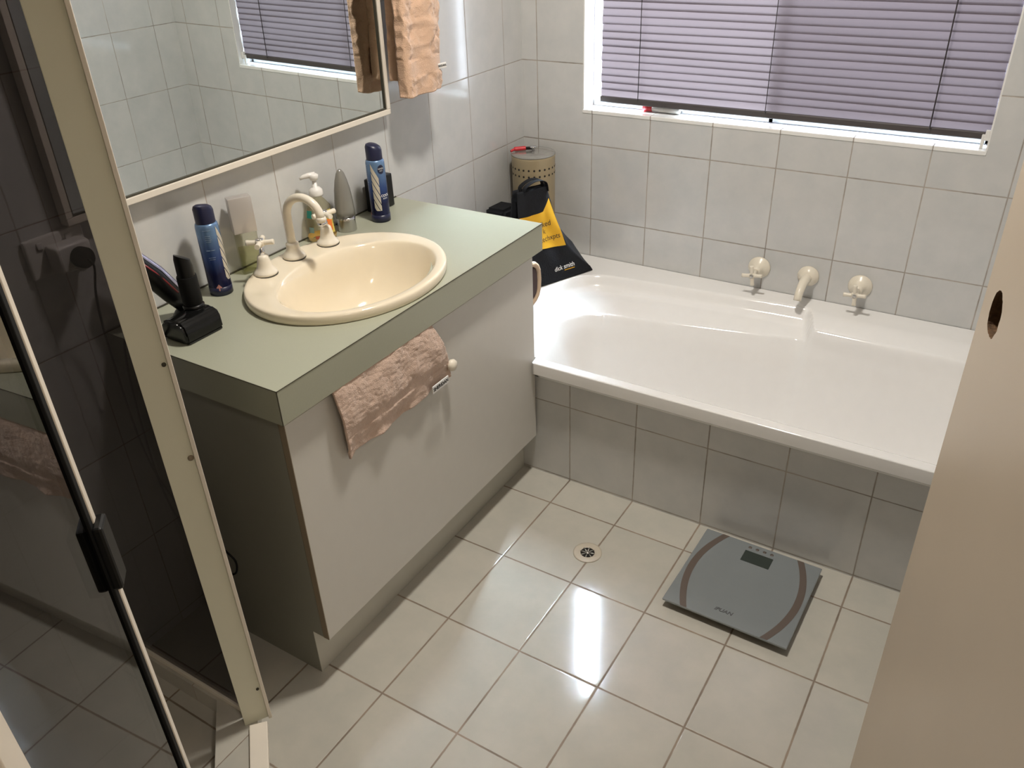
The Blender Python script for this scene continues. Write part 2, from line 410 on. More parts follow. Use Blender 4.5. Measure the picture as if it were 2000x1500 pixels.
# ------------------------------------------------------------------ bathtub
def ss(a, b, x):
    t = max(0.0, min(1.0, (x - a) / (b - a))); return t * t * (3 - 2 * t)
def rrect(x, y, x0, x1, y0, y1, r):
    """signed distance inside (positive) a rounded rectangle"""
    cx, cy = (x0 + x1) / 2, (y0 + y1) / 2; hx, hy = (x1 - x0) / 2 - r, (y1 - y0) / 2 - r
    qx, qy = abs(x - cx) - hx, abs(y - cy) - hy
    return -(min(max(qx, qy), 0) + math.hypot(max(qx, 0), max(qy, 0)) - r)
RZ = 0.390
def tub_z(x, y):
    k = ss(1.02, 1.075, x)
    yA = (-0.130 + 0.055 * (x - 0.39) / 0.6) * (1 - k) - 0.178 * k
    yB = (-0.285 + 0.115 * (x - 0.5) / 0.54) * (1 - k) - 0.188 * k
    dA = rrect(x, y, 0.275, 1.645, -0.695, yA, 0.13)
    dB = rrect(x, y, 0.345, 1.60, -0.685, yB, 0.13)
    z = RZ - 0.022 * ss(-0.004, 0.020, dA) - 0.018 * ss(0.0, 0.045, dA) - 0.022 * ss(0.0, 0.15, dB + 0.1)
    z -= 0.010 * ss(-0.003, 0.012, dB) + 0.255 * (ss(-0.004, 0.12, dB) * 0.6 + ss(0.0, 0.175, dB) * 0.4)
    return z
def bathtub():
    m = MB(); bm = m.bm
    xs = [0.004] + [0.02 + (X1 - 0.04) * i / 260 for i in range(261)] + [X1 - 0.004]
    rows = 150; g = []
    for x in xs:
        yf = -0.745 if x > 0.458 else -0.7125
        col = []
        ys = [yf + (-0.002 - yf) * j / rows for j in range(rows + 1)]
        # front lip, rolled
        for (yy, zz) in ((yf + 0.030, 0.327), (yf + 0.028, 0.350), (yf + 0.001, 0.351), (yf, 0.353), (yf, RZ - 0.006), (yf + 0.002, RZ - 0.0018)):
            col.append(bm.verts.new((x, yy, zz)))
        for j, y in enumerate(ys[1:]):
            col.append(bm.verts.new((x, y if j else yf + 0.006, tub_z(x, y))))
        g.append(col)
    for a, b in zip(g[:-1], g[1:]):
        for j in range(len(a) - 1):
            f = bm.faces.new((a[j], b[j], b[j + 1], a[j + 1])); f.smooth = True
    return m
o = bathtub().build('bathtub', M['rim'])
m_ = o.modifiers.new('wn', 'WEIGHTED_NORMAL')
tag(o, 'white built-in bathtub with wide rolled rim under the window', 'bathtub')

# ------------------------------------------------------------------ vanity
CZ, CB, CX, CYL, CYR = 0.773, 0.701, 0.472, -1.620, -0.699
BC = (0.262, -1.190)      # basin centre
va = thing('vanity_cabinet', 'white laminate vanity cabinet with a grey shaded end panel, beside the bath', 'cabinet', (0.22, -1.16, 0))
m = MB()
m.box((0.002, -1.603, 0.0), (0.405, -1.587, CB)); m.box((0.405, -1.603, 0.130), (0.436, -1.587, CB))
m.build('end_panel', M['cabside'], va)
m = MB(); m.box((0.002, -0.7300, 0.0), (0.404, -0.7145, CB)); m.box((0.404, -0.7300, 0.13), (0.436, -0.7145, CB)); m.build('end_panel', M['cabinet'], va)
m = MB(); m.box((0.002, -1.587, 0.130), (0.436, -0.730, 0.146)); m.build('bottom_panel', M['cabinet'], va)
m = MB(); m.box((0.390, -1.6025, 0.0), (0.4052, -0.7145, 0.130), 0.0008); m.build('kickboard', M['kick'], va)
m = MB(); m.box((0.420, -1.603, 0.688), (0.4525, -0.7145, 0.7005)); m.build('top_rail', M['edge'], va)
d = MB(); d.box((0.4385, -1.6025, 0.1296), (0.4535, -0.7195, 0.6855), 0.0008)
d1 = d.build('door', M['cabinet'], va)
m = MB(); m.box((0.4372, -1.6035, 0.1296), (0.4528, -1.6025, 0.6855)); m.box((0.4372, -1.603, 0.6855), (0.4528, -0.7195, 0.6865)); m.build('edging', M['edge'], d1)
m = MB(); m.lathe([(0.0, 0.0), (0.0075, 0.0), (0.006, 0.006), (0.006, 0.012), (0.012, 0.016), (0.0145, 0.022), (0.0125, 0.028), (0.006, 0.031), (0, 0.0315)], center=(0.4535, -1.122, 0.575), M=Matrix.Rotation(R(90), 4, 'Y'), seg=32)
m.build('knob', M['tapiv'], d1)

def ring_plate(m, z, cx, cy, ax, ay, x0, x1, y0, y1, n=72):
    ang = [2 * PI * i / n for i in range(n)] + [math.atan2(b - cy, a - cx) % (2 * PI) for a in (x0, x1) for b in (y0, y1)]
    ang = sorted(set(round(a, 9) for a in ang)); inn = []; out = []
    for a in ang:
        c, s_ = math.cos(a), math.sin(a); rr = 1 / math.hypot(c / ax, s_ / ay)
        inn.append(m.bm.verts.new((cx + rr * c, cy + rr * s_, z))); t = 1e9
        if c > 1e-9: t = min(t, (x1 - cx) / c)
        if c < -1e-9: t = min(t, (x0 - cx) / c)
        if s_ > 1e-9: t = min(t, (y1 - cy) / s_)
        if s_ < -1e-9: t = min(t, (y0 - cy) / s_)
        out.append(m.bm.verts.new((cx + t * c, cy + t * s_, z)))
    k = len(ang)
    for i in range(k): m.bm.faces.new((inn[i], inn[(i + 1) % k], out[(i + 1) % k], out[i]))
    return inn, out
ct = thing('countertop', 'pale sage green laminate countertop around the oval basin', 'countertop', (0.236, -1.16, CB))
m = MB(); args = (BC[0] + 0.01, BC[1], 0.150, 0.208, 0.001, CX, CYL, CYR)
i1, o1 = ring_plate(m, CZ, *args); i2, o2 = ring_plate(m, CB, *args); k = len(i1)
for i in range(k):
    j = (i + 1) % k; m.bm.faces.new((o1[i], o1[j], o2[j], o2[i])); m.bm.faces.new((i1[i], i1[j], i2[j], i2[i]))
m.build('slab', M['counter'], ct)
m = MB(); e = 0.0007
m.box((CX - e, CYL - e / 2, CZ - 0.0016), (CX + e, CYR, CZ - 0.0003)); m.box((0.001, CYL - e, CZ - 0.0016), (CX, CYL + e, CZ - 0.0003))
m.box((CX - e, CYL - e, CB), (CX + e, CYL + e, CZ - 0.0003))
m.build('seam', M['seam'], ct)
m = MB(); m.tube([(0.0025, CYL, CZ + 0.001), (0.0025, CYR, CZ + 0.001)], 0.0022, 6); m.build('wall_seal', M['seam'], ct)

# ------------------------------------------------------------------ basin
bs = thing('basin', 'oval ivory ceramic drop-in basin in the green countertop', 'basin', (BC[0], BC[1], CZ))
def basin():
    m = MB(); n = 96
    AX, AY = 0.205, 0.241
    # (centre shift, ax, ay, z)
    rg = [(0, AX - 0.030, AY - 0.030, -0.02), (0, AX - 0.003, AY - 0.003, 0.0004), (0, AX, AY, 0.003), (0, AX, AY, 0.014), (0, AX - 0.0015, AY - 0.0015, 0.0195), (0, AX - 0.005, AY - 0.005, 0.0222),
          (0.004, AX - 0.020, AY - 0.020, 0.0215), (0.018, 0.163, 0.210, 0.0198), (0.0295, 0.1505, 0.2035, 0.0190), (0.0300, 0.1475, 0.2005, 0.0175), (0.030, 0.142, 0.195, 0.008), (0.0295, 0.136, 0.187, -0.010), (0.028, 0.128, 0.175, -0.037),
          (0.024, 0.115, 0.155, -0.070), (0.021, 0.095, 0.128, -0.100), (0.018, 0.068, 0.092, -0.120), (0.016, 0.040, 0.052, -0.129), (0.016, 0.02, 0.024, -0.131), (0.016, 0.004, 0.005, -0.1315)]
    rings = []
    for q, (dx, ax, ay, z) in enumerate(rg):
        ring = []
        for i in range(n):
            a = 2 * PI * i / n; px = dx + ax * math.cos(a); py = ay * math.sin(a); zz = z
            if 6 <= q <= 8:
                for sy in (-1, 1):
                    zz -= 0.006 * math.exp(-((px + 0.105) / 0.030) ** 2 - ((py - sy * 0.165) / 0.035) ** 2)
            ring.append(m.bm.verts.new((BC[0] + px, BC[1] + py, CZ + zz)))
        rings.append(ring)
    for a, b in zip(rings[:-1], rings[1:]):
        for i in range(n):
            f = m.bm.faces.new((a[i], a[(i + 1) % n], b[(i + 1) % n], b[i])); f.smooth = True
    m.bm.faces.new(rings[-1])
    return m
basin().build('bowl', M['ivory'], bs, subsurf=1)
m = MB(); m.lathe([(0, -0.1305), (0.017, -0.1305), (0.018, -0.1285), (0.012, -0.1275), (0, -0.127)], center=(BC[0] + 0.016, BC[1], CZ), seg=32)
m.build('plug', M['tapiv'], bs)

BZ = CZ + 0.0195
bell = [(0.0, 0.0), (0.0250, 0.0), (0.0262, 0.003), (0.0250, 0.007), (0.0205, 0.011), (0.0170, 0.017), (0.0150, 0.026), (0.0132, 0.036), (0.0120, 0.041), (0.009, 0.044), (0, 0.045)]
def cross_handle(m, c, ang, r=0.030, axis=Matrix.Identity(4)):
    for k in range(4):
        a = ang + k * PI / 2
        pts = []
        for t in (0.004, 0.012, 0.020, 0.027, r):
            pts.append(axis @ Vector((t * math.cos(a), t * math.sin(a), 0.001 * t / r)) + Vector(c))
        m.tube(pts, [0.0065, 0.0058, 0.0055, 0.0062, 0.0058], 10)
def basin_tap(x, y, ang, label):
    t = thing('basin_tap', label, 'tap', (x, y, BZ), group='basin taps')
    m = MB(); m.lathe([(0, 0), (0.0265, 0), (0.0265, 0.002), (0, 0.002)], seg=40); m.build('washer', M['seam'], t, local=True)
    m = MB(); m.lathe([(r, z + 0.0015) for r, z in bell], seg=40); m.build('body', M['tapiv'], t, local=True)
    m = MB(); m.lathe([(0, 0.044), (0.0060, 0.044), (0.0060, 0.055), (0.0048, 0.057), (0.0048, 0.068), (0, 0.068)], seg=20); m.build('spindle', M['chrome'], t, local=True)
    m = MB(); cross_handle(m, (0, 0, 0.073), ang); m.lathe([(0, 0.066), (0.008, 0.066), (0.0105, 0.069), (0.0105, 0.077), (0.0095, 0.0795), (0, 0.0795)], seg=28)
    m.build('handle', M['tapiv'], t, local=True)
    m = MB(); m.lathe([(0, 0.0795), (0.0088, 0.0795), (0.0085, 0.0815), (0.006, 0.0825), (0, 0.083)], seg=24); m.build('cap', M['chrome'], t, local=True)
basin_tap(0.112, -1.290, R(35), 'ivory basin tap with cross handle, on the clipper side of the spout')
basin_tap(0.112, -1.090, R(75), 'ivory basin tap with cross handle, on the window side of the spout')
sp = thing('basin_spout', 'ivory gooseneck spout between the two basin taps', 'spout', (0.100, -1.190, BZ))
m = MB(); m.lathe([(0, 0), (0.0265, 0), (0.0265, 0.002), (0, 0.002)], seg=40); m.build('washer', M['seam'], sp, local=True)
m = MB(); m.lathe([(0, 0.0015), (0.0250, 0.0015), (0.0262, 0.004), (0.0250, 0.009), (0.019, 0.015), (0.0155, 0.022), (0.0145, 0.030), (0.015, 0.032), (0.0145, 0.035), (0.011, 0.0375), (0, 0.038)], seg=40)
m.build('base', M['tapiv'], sp, local=True)
m = MB(); pts = [(0, 0, 0.03), (0, 0, 0.065), (0, 0, 0.092)]
for i in range(1, 19):
    a = PI - PI * 0.90 * i / 18
    pts.append((0.046 + 0.046 * math.cos(a), 0, 0.100 + 0.046 * math.sin(a)))
pts.append((0.0915, 0, 0.104))
m.tube(pts, 0.0093, 20); pe = pts[-1]; m.lathe([(0, -0.008), (0.0102, -0.008), (0.0108, -0.002), (0.0102, 0.003), (0, 0.003)], center=pe, seg=28)
neck = m.build('neck', M['tapiv'], sp, local=True)
m = MB(); m.lathe([(0, -0.016), (0.0080, -0.016), (0.0090, -0.014), (0.0090, -0.008), (0, -0.008)], center=pe, seg=28); m.build('aerator', M['chrome'], sp, local=True)
sp.rotation_euler = (0, 0, R(8))

# ------------------------------------------------------------------ bath taps and spout (on the window wall)
TOY = Matrix.Rotation(R(90), 4, 'X')   # local +z -> world -y
def bath_tap(x, z, ang, label):
    t = thing('bath_tap', label, 'tap', (x, 0, z), group='bath taps')
    m = MB(); m.lathe([(0, 0), (0.034, 0), (0.0345, 0.002), (0.032, 0.006), (0.024, 0.011), (0.0165, 0.019), (0.013, 0.030), (0.0115, 0.040), (0, 0.041)], M=TOY, seg=44); m.build('flange', M['tapiv'], t, local=True)
    m = MB(); cross_handle(m, (0, -0.073, 0), ang, 0.031, TOY); m.lathe([(0, 0.038), (0.008, 0.038), (0.0095, 0.062), (0.0105, 0.068), (0.0105, 0.076), (0.0085, 0.079), (0, 0.079)], M=TOY, seg=28)
    m.build('handle', M['tapiv'], t, local=True)
    m = MB(); m.lathe([(0, 0.079), (0.006, 0.079), (0.0055, 0.0805), (0, 0.081)], M=TOY, seg=20); m.build('cap', M['steel'], t, local=True)
bath_tap(0.846, 0.4600, R(8), 'ivory cross-handle bath tap nearer the black bag, left of the spout')
bath_tap(1.147, 0.4590, R(5), 'ivory cross-handle bath tap nearer the door, right of the spout')
t = thing('bath_spout', 'curved ivory bath spout on the wall between the bath taps', 'spout', (0.996, 0, 0.461))
m = MB(); m.lathe([(0, 0), (0.0315, 0), (0.032, 0.002), (0.030, 0.007), (0.023, 0.013), (0.0165, 0.020), (0, 0.021)], M=TOY, seg=44); m.build('flange', M['tapiv'], t, local=True)
m = MB(); pts = [(0, -0.005 - 0.018 * i, 0.0) for i in range(3)]
for i in range(0, 11):
    a = PI / 2 * i / 10 * 0.85; pts.append((0, -0.045 - 0.060 * math.sin(a), -0.060 * (1 - math.cos(a)) * 0.85))
m.tube(pts, [0.0145] * 4 + [0.0135 - 0.0003 * i for i in range(len(pts) - 4)], 20); m.build('neck', M['tapiv'], t, local=True)

# ------------------------------------------------------------------ mirror (top leans out very slightly)
mi = thing('wall_mirror', 'large wall mirror in a slim cream frame above the vanity', 'mirror', (0.004, -1.19, 1.005))
MY0, MY1, MZ1 = -1.640, -0.7115, 2.05
ml = MB(); fy0, fy1 = MY0 + 1.19, MY1 + 1.19; H = MZ1 - 1.005; fw = 0.013
for a, b in (((fy0, 0), (fy1, fw)), ((fy0, H - fw), (fy1, H)), ((fy0, fw), (fy0 + fw, H - fw)), ((fy1 - fw, fw), (fy1, H - fw))):
    ml.box((0.0, a[0], a[1]), (0.024, b[0], b[1]), 0.0012)
fr_ = ml.build('frame', M['frame'], mi, local=True)
g = 0.0035; ml = MB()
for a, b in (((fy0 + fw, fw), (fy1 - fw, fw + g)), ((fy0 + fw, H - fw - g), (fy1 - fw, H - fw)), ((fy0 + fw, fw + g), (fy0 + fw + g, H - fw - g)), ((fy1 - fw - g, fw + g), (fy1 - fw, H - fw - g))):
    ml.box((0.0, a[0], a[1]), (0.0205, b[0], b[1]))
ml.build('inner_edge', M['seam'], mi, local=True)
ml = MB(); ml.box((0.002, fy0 + fw + g, fw + g), (0.017, fy1 - fw - g, H - fw - g)); ml.build('glass', M['mirror'], mi, local=True)
mi.rotation_euler = (0, R(0.72), 0)

# ------------------------------------------------------------------ towels
def fold_noise(u_, v_, amp):
    return amp * noise.noise(Vector((u_ * 3.1, v_ * 1.6, 1.7))) + amp * 0.5 * noise.noise(Vector((u_ * 9, v_ * 5, 4.2)))
tw = thing('hand_towel', 'peach terry hand towel hanging on the wall right of the mirror', 'towel', (0.0, -0.60, 1.045))
def towel_sheet(y0, y1, z0, z1, xf, th, nu=80, nv=150, amp=0.010, taper=0.35, skew=0.0, seed=0.0):
    """thick hanging cloth, closed cross section"""
    m = MB()
    def fn(u_, v_):
        z = z0 + (z1 - z0) * v_
        a = 2 * PI * u_; cy = (y0 + y1) / 2 + skew * v_; hw = (y1 - y0) / 2 * (1 - taper * v_)
        e = 0.35
        sy = math.copysign(abs(math.cos(a)) ** 0.7, math.cos(a)); sx = math.copysign(abs(math.sin(a)) ** e, math.sin(a))
        y = cy + hw * sy
        fold = 0.010 * math.sin(y * 62 + 2.2 + seed + 1.2 * v_) * (0.35 + 0.65 * v_)
        x = xf + fold + th / 2 * sx * (1 + 0.25 * v_)
        n = noise.noise(Vector((y * 28, z * 26, seed + (0.0 if sx > 0 else 9.0)))) * 0.0075 + noise.noise(Vector((y * 70, z * 60, seed))) * 0.0035 + noise.noise(Vector((y * 190, z * 190, seed))) * 0.0014
        if 1.100 < z < 1.138 and z0 < 1.2: n *= 0.2
        x += n * (1 if sx > 0 else -1); y += n * 0.8
        zz = z + (0.004 * noise.noise(Vector((y * 40, seed, 0))) if v_ < 0.02 else 0)
        return Vector((x, y, zz))
    g = m.grid(fn, nu * 2, nv, closed_u=True)
    m.bm.faces.new([r[0] for r in g]); m.bm.faces.new([r[-1] for r in g][::-1])
    return m
towel_sheet(-0.733, -0.577, 1.052, 1.50, 0.088, 0.040, taper=-0.25, skew=0.02).build('front_fold', M['peach'], tw)
towel_sheet(-0.716, -0.600, 1.088, 1.50, 0.048, 0.044, taper=-0.1, seed=5.0, skew=0.03).build('back_fold', M['peach'], tw)
m = MB(); m.box((-0.017, -0.0015, -0.0068), (0.017, 0.0015, 0.0068), 0.0012, rot=Matrix.Rotation(R(50), 4, 'Z') @ Matrix.Rotation(R(-8), 4, 'Y'), at=(0.1085, -0.590, 1.108))
tg = m.build('care_tag', M['print_w'], tw)
m = MB(); m.tube([(0.0, -0.66, 1.53), (0.035, -0.66, 1.525), (0.075, -0.66, 1.515), (0.10, -0.66, 1.52), (0.11, -0.66, 1.545)], 0.006, 10); m.lathe([(0, 0), (0.022, 0), (0.020, 0.008), (0, 0.01)], M=Matrix.Rotation(R(90), 4, 'Y'), center=(0.0, -0.66, 1.53))
tag(m.build('towel_hook', M['tapiv']), 'ivory wall hook holding the peach hand towel', 'hook')
MT = Matrix.Translation((0.1100, -0.5913, 1.108)) @ Matrix.Rotation(R(50), 4, 'Z') @ Matrix.Rotation(R(-8), 4, 'Y') @ Matrix.Rotation(R(90), 4, 'X')
text_obj('tag_text', 'SHERIDAN', 0.0068, M['print_b'], tg, Matrix.Translation(-Vector(tw.location)) @ MT, bold=0.0001)

wc = thing('washcloth', 'dusty pink washcloth hanging over the vanity door below the counter edge', 'washcloth', (0.462, -1.31, 0.53))
def washcloth():
    m = MB(); nu, nv = 140, 90
    def fn(u_, v_):
        # v 0 at top edge of the door, 1 at hem
        y = -1.489 + (0.342 + 0.026 * v_) * u_
        top = 0.700
        hem = 0.540 + (-0.004 * math.sin(u_ * 5)) + (0.0 if u_ > 0.06 else -0.010 * (1 - u_ / 0.06))
        if u_ > 0.80: y -= 0.028 * (1 - v_) ** 2 * (u_ - 0.80) / 0.20
        y += 0.020 * v_ * (1 - u_)
        z = top + (hem - top) * v_
        bulge = 0.008 * math.sin(PI * min(1, v_ * 1.1)) + 0.012 * math.exp(-((u_ - 0.92) / 0.08) ** 2) * v_ * (1 - v_) * 2
        wv = 0.0035 * math.sin(u_ * 17 + v_ * 3) * v_
        n = noise.noise(Vector((y * 26, z * 30, 2.0))) * 0.0040 + noise.noise(Vector((y * 120, z * 120, 6))) * 0.0014
        if 0.60 < v_ < 0.72: n *= 0.35; bulge -= 0.0015
        return Vector((0.4650 + bulge + wv + n + 0.003 * (1 - v_), y, z))
    m.grid(fn, nu, nv)
    return m
washcloth().build('cloth', M['pink'], wc, solid=0.005)
m = MB(); rt = Matrix.Rotation(R(90), 4, 'Z') @ Matrix.Rotation(R(8), 4, 'Y')
tp = Vector((0.4800, -1.176, 0.553))
m.box((-0.030, -0.0012, -0.0095), (0.030, 0.0012, 0.0095), 0.0010, rot=Matrix.Rotation(R(90), 4, 'Z'), at=tp)
tg = m.build('care_tag', M['print_w'], wc)
MT = Matrix.Translation(tp + Vector((0.0015, 0, 0))) @ Matrix.Rotation(R(90), 4, 'Z') @ Matrix.Rotation(R(90), 4, 'X')
text_obj('tag_text', 'SHERIDAN', 0.0118, M['print_b'], tg, Matrix.Translation(-Vector(wc.location)) @ MT, bold=0.0002)

# ------------------------------------------------------------------ venetian blind
BX0, BX1, BY = 0.270, 1.3770, 0.036
vb = thing('venetian_blind', 'mauve grey venetian blind lowered in the window recess', 'blind', (0.815, BY, 0.903))
m = MB(); tilt = R(83); pitch = 0.0213; nz_ = int((1.985 - 0.930) / pitch)
for i in range(nz_):
    zc = 0.9375 + i * pitch; x0 = BX0 + 0.0015 * math.sin(i * 2.3); x1 = BX1 + 0.001 * math.sin(i * 1.7)
    ti = tilt + 0.012 * math.sin(i * 1.1)
    rows = []
    for q in range(10):
        s_ = (q / 9 - 0.5) * 0.0335; crown = 0.0025 * (1 - (2 * q / 9 - 1) ** 2)
        yy = -s_ * math.cos(ti) - crown * math.sin(ti); zz = -s_ * math.sin(ti) + crown * math.cos(ti)
        rows.append([m.bm.verts.new((x, BY + yy, zc + zz + 0.0008 * math.sin(x * 7 + i))) for x in [x0 + (x1 - x0) * k / 12 for k in range(13)]])
    for a, b in zip(rows[:-1], rows[1:]):
        for k in range(12):
            f = m.bm.faces.new((a[k], a[k + 1], b[k + 1], b[k])); f.smooth = True
m.build('slats', M['slat'], vb)
m = MB(); m.box((BX0, BY - 0.011, 0.9045), (BX1, BY + 0.011, 0.9235), 0.003); m.build('bottom_rail', M['blindrail'], vb)
m = MB(); m.box((BX0, BY - 0.014, 1.985), (BX1, BY + 0.014, 2.012), 0.002); m.build('head_rail', M['blindrail'], vb)
for x in (0.403, 0.800, 1.236):
    m = MB(); m.tube([(x, BY - 0.0165, 0.918), (x, BY - 0.0165, 1.985)], 0.0013 if x < 1.2 else 0.0018, 6)
    m.tube([(x, BY + 0.0150, 0.918), (x, BY + 0.0150, 1.985)], 0.0010, 6); m.build('ladder_cord', M['cordm'], vb)
m = MB(); m.box((BX1 - 0.016, BY - 0.018, WB + 0.0005), (BX1 - 0.008, BY - 0.004, 0.919), 0.001); m.box((BX1 - 0.009, BY - 0.020, 0.905), (BX1 + 0.001, BY - 0.006, 0.930), 0.001)
m.build('hold_down_bracket', M['white'], vb)
tb = thing('plastic_tube', 'small white tube with a red cap lying on the window sill behind the blind', 'tube', (0.45, 0.052, WB))
m = MB(); m.lathe([(0, 0), (0.0105, 0), (0.0105, 0.03), (0, 0.03)], M=Matrix.Rotation(R(90), 4, 'Y'), center=(0.410, 0.0525, WB + 0.0112)); m.build('cap', M['red'], tb)
m = MB(); m.lathe([(0, 0), (0.010, 0), (0.011, 0.03), (0.011, 0.09), (0, 0.09)], M=Matrix.Rotation(R(90), 4, 'Y'), center=(0.4405, 0.0525, WB + 0.0118)); m.build('body', M['white'], tb)

# ------------------------------------------------------------------ bathroom scale
SZ = 0.300
bsn = thing('bathroom_scale', 'square silver glass bathroom scale on the floor against the bath front', 'scale', (1.140, -0.8935, 0), rotz=R(-1.0))
m = MB(); m.box((-0.150, -0.147, 0.0185), (0.150, 0.147, 0.0245), 0.0022, 3); m.build('platform', M['scale'], bsn, local=True)
m = MB(); m.box((-0.128, -0.125, 0.008), (0.128, 0.125, 0.0185), 0.003); m.build('underside', M['scaleedge'], bsn, local=True)
for sx in (-1, 1):
    for sy in (-1, 1):
        m = MB(); m.lathe([(0, 0.0003), (0.014, 0.0003), (0.015, 0.003), (0.015, 0.010), (0, 0.010)], center=(sx * 0.105, sy * 0.105, 0)); m.build('foot', M['blackm'], bsn, local=True)
for sx in (-1, 1):
    m = MB(); a_, b_ = [], []; n = 28
    for i in range(n + 1):
        y = -0.1455 + 0.291 * i / n; bow = 0.036 * (1 - (y / 0.1455) ** 2)
        a_.append((sx * (0.088 + bow), y)); w_ = 0.017 + 0.006 * (1 - (y / 0.1455) ** 2) * 0
        b_.append((sx * (0.088 + bow + w_), y))
    for i in range(n):
        m.quad((*a_[i], 0.0248), (*b_[i], 0.0248), (*b_[i + 1], 0.0248), (*a_[i + 1], 0.0248))
    m.build('grip_band', M['scaleband'], bsn, local=True, solid=0.0005)
m = MB(); m.box((-0.0355, 0.075, 0.0243), (0.0365, 0.117, 0.0250), 0.0004); m.build('display', M['lcd'], bsn, local=True)
for i in range(4):
    m = MB(); m.lathe([(0, 0.0243), (0.0045, 0.0243), (0.0045, 0.0249), (0, 0.0250)], center=(-0.028 + i * 0.0187, 0.131, 0), seg=16); m.build('button', M['scaleband'], bsn, local=True)
text_obj('logo', 'iPUAN', 0.015, plain('grey_print', (0.07, 0.07, 0.075), 0.5), bsn, Matrix.Translation((-0.010, -0.112, 0.0247)), 0.0003, shear=0.25, bold=0.0003)

# ------------------------------------------------------------------ floor drain
fd = thing('floor_drain', 'round cream and metal floor waste grate in the floor tiles', 'drain', (0.7475, -0.962, 0))
m = MB(); m.lathe([(0.0185, 0.0002), (0.0375, 0.0002), (0.0375, 0.002), (0.034, 0.0026), (0.022, 0.0026), (0.0185, 0.0012)], seg=56, cap=False); m.build('rim', plain('drain_rim', (0.50, 0.45, 0.37), 0.3), fd, local=True)
m = MB(); m.lathe([(0, 0.0004), (0.0200, 0.0004), (0.0200, 0.0007), (0, 0.0008)], seg=32); m.build('pit', M['hole'], fd, local=True)
m = MB(); m.lathe([(0, 0.0010), (0.0055, 0.0010), (0.0055, 0.0026), (0, 0.0028)], seg=24)
for k in range(8):
    a = k * PI / 4 + 0.2; c, s_ = math.cos(a), math.sin(a)
    m.tube([(0.004 * c, 0.004 * s_, 0.0018), (0.0195 * c, 0.0195 * s_, 0.0018)], 0.0014, 6)
m.build('grate', M['steel'], fd, local=True)

# ------------------------------------------------------------------ toiletries on the countertop
def can_mat():
    m, N, L = nm('blue_can'); b = N['Principled BSDF']; b.inputs['Roughness'].default_value = 0.25; b.inputs['Metallic'].default_value = 0.45
    tc = N.new('ShaderNodeTexCoord'); s = N.new('ShaderNodeSeparateXYZ'); L.new(tc.outputs['Object'], s.inputs[0])
    nz = N.new('ShaderNodeTexNoise'); nz.inputs['Scale'].default_value = 25; L.new(tc.outputs['Object'], nz.inputs['Vector'])
    ad = N.new('ShaderNodeMath'); ad.operation = 'MULTIPLY_ADD'; ad.inputs[1].default_value = 0.03; L.new(nz.outputs['Fac'], ad.inputs[0]); L.new(s.outputs[2], ad.inputs[2])
    mr = N.new('ShaderNodeMapRange'); mr.inputs['From Min'].default_value = 0.045; mr.inputs['From Max'].default_value = 0.165; L.new(ad.outputs[0], mr.inputs['Value'])
    r = N.new('ShaderNodeValToRGB'); L.new(mr.outputs[0], r.inputs['Fac'])
    r.color_ramp.elements[0].color = (0.010, 0.012, 0.055, 1); r.color_ramp.elements[0].position = 0.15
    r.color_ramp.elements[1].color = (0.16, 0.27, 0.46, 1); r.color_ramp.elements[1].position = 0.9
    e = r.color_ramp.elements.new(0.5); e.color = (0.035, 0.07, 0.22, 1)
    L.new(r.outputs['Color'], b.inputs['Base Color'])
    return m
M['can'] = can_mat()
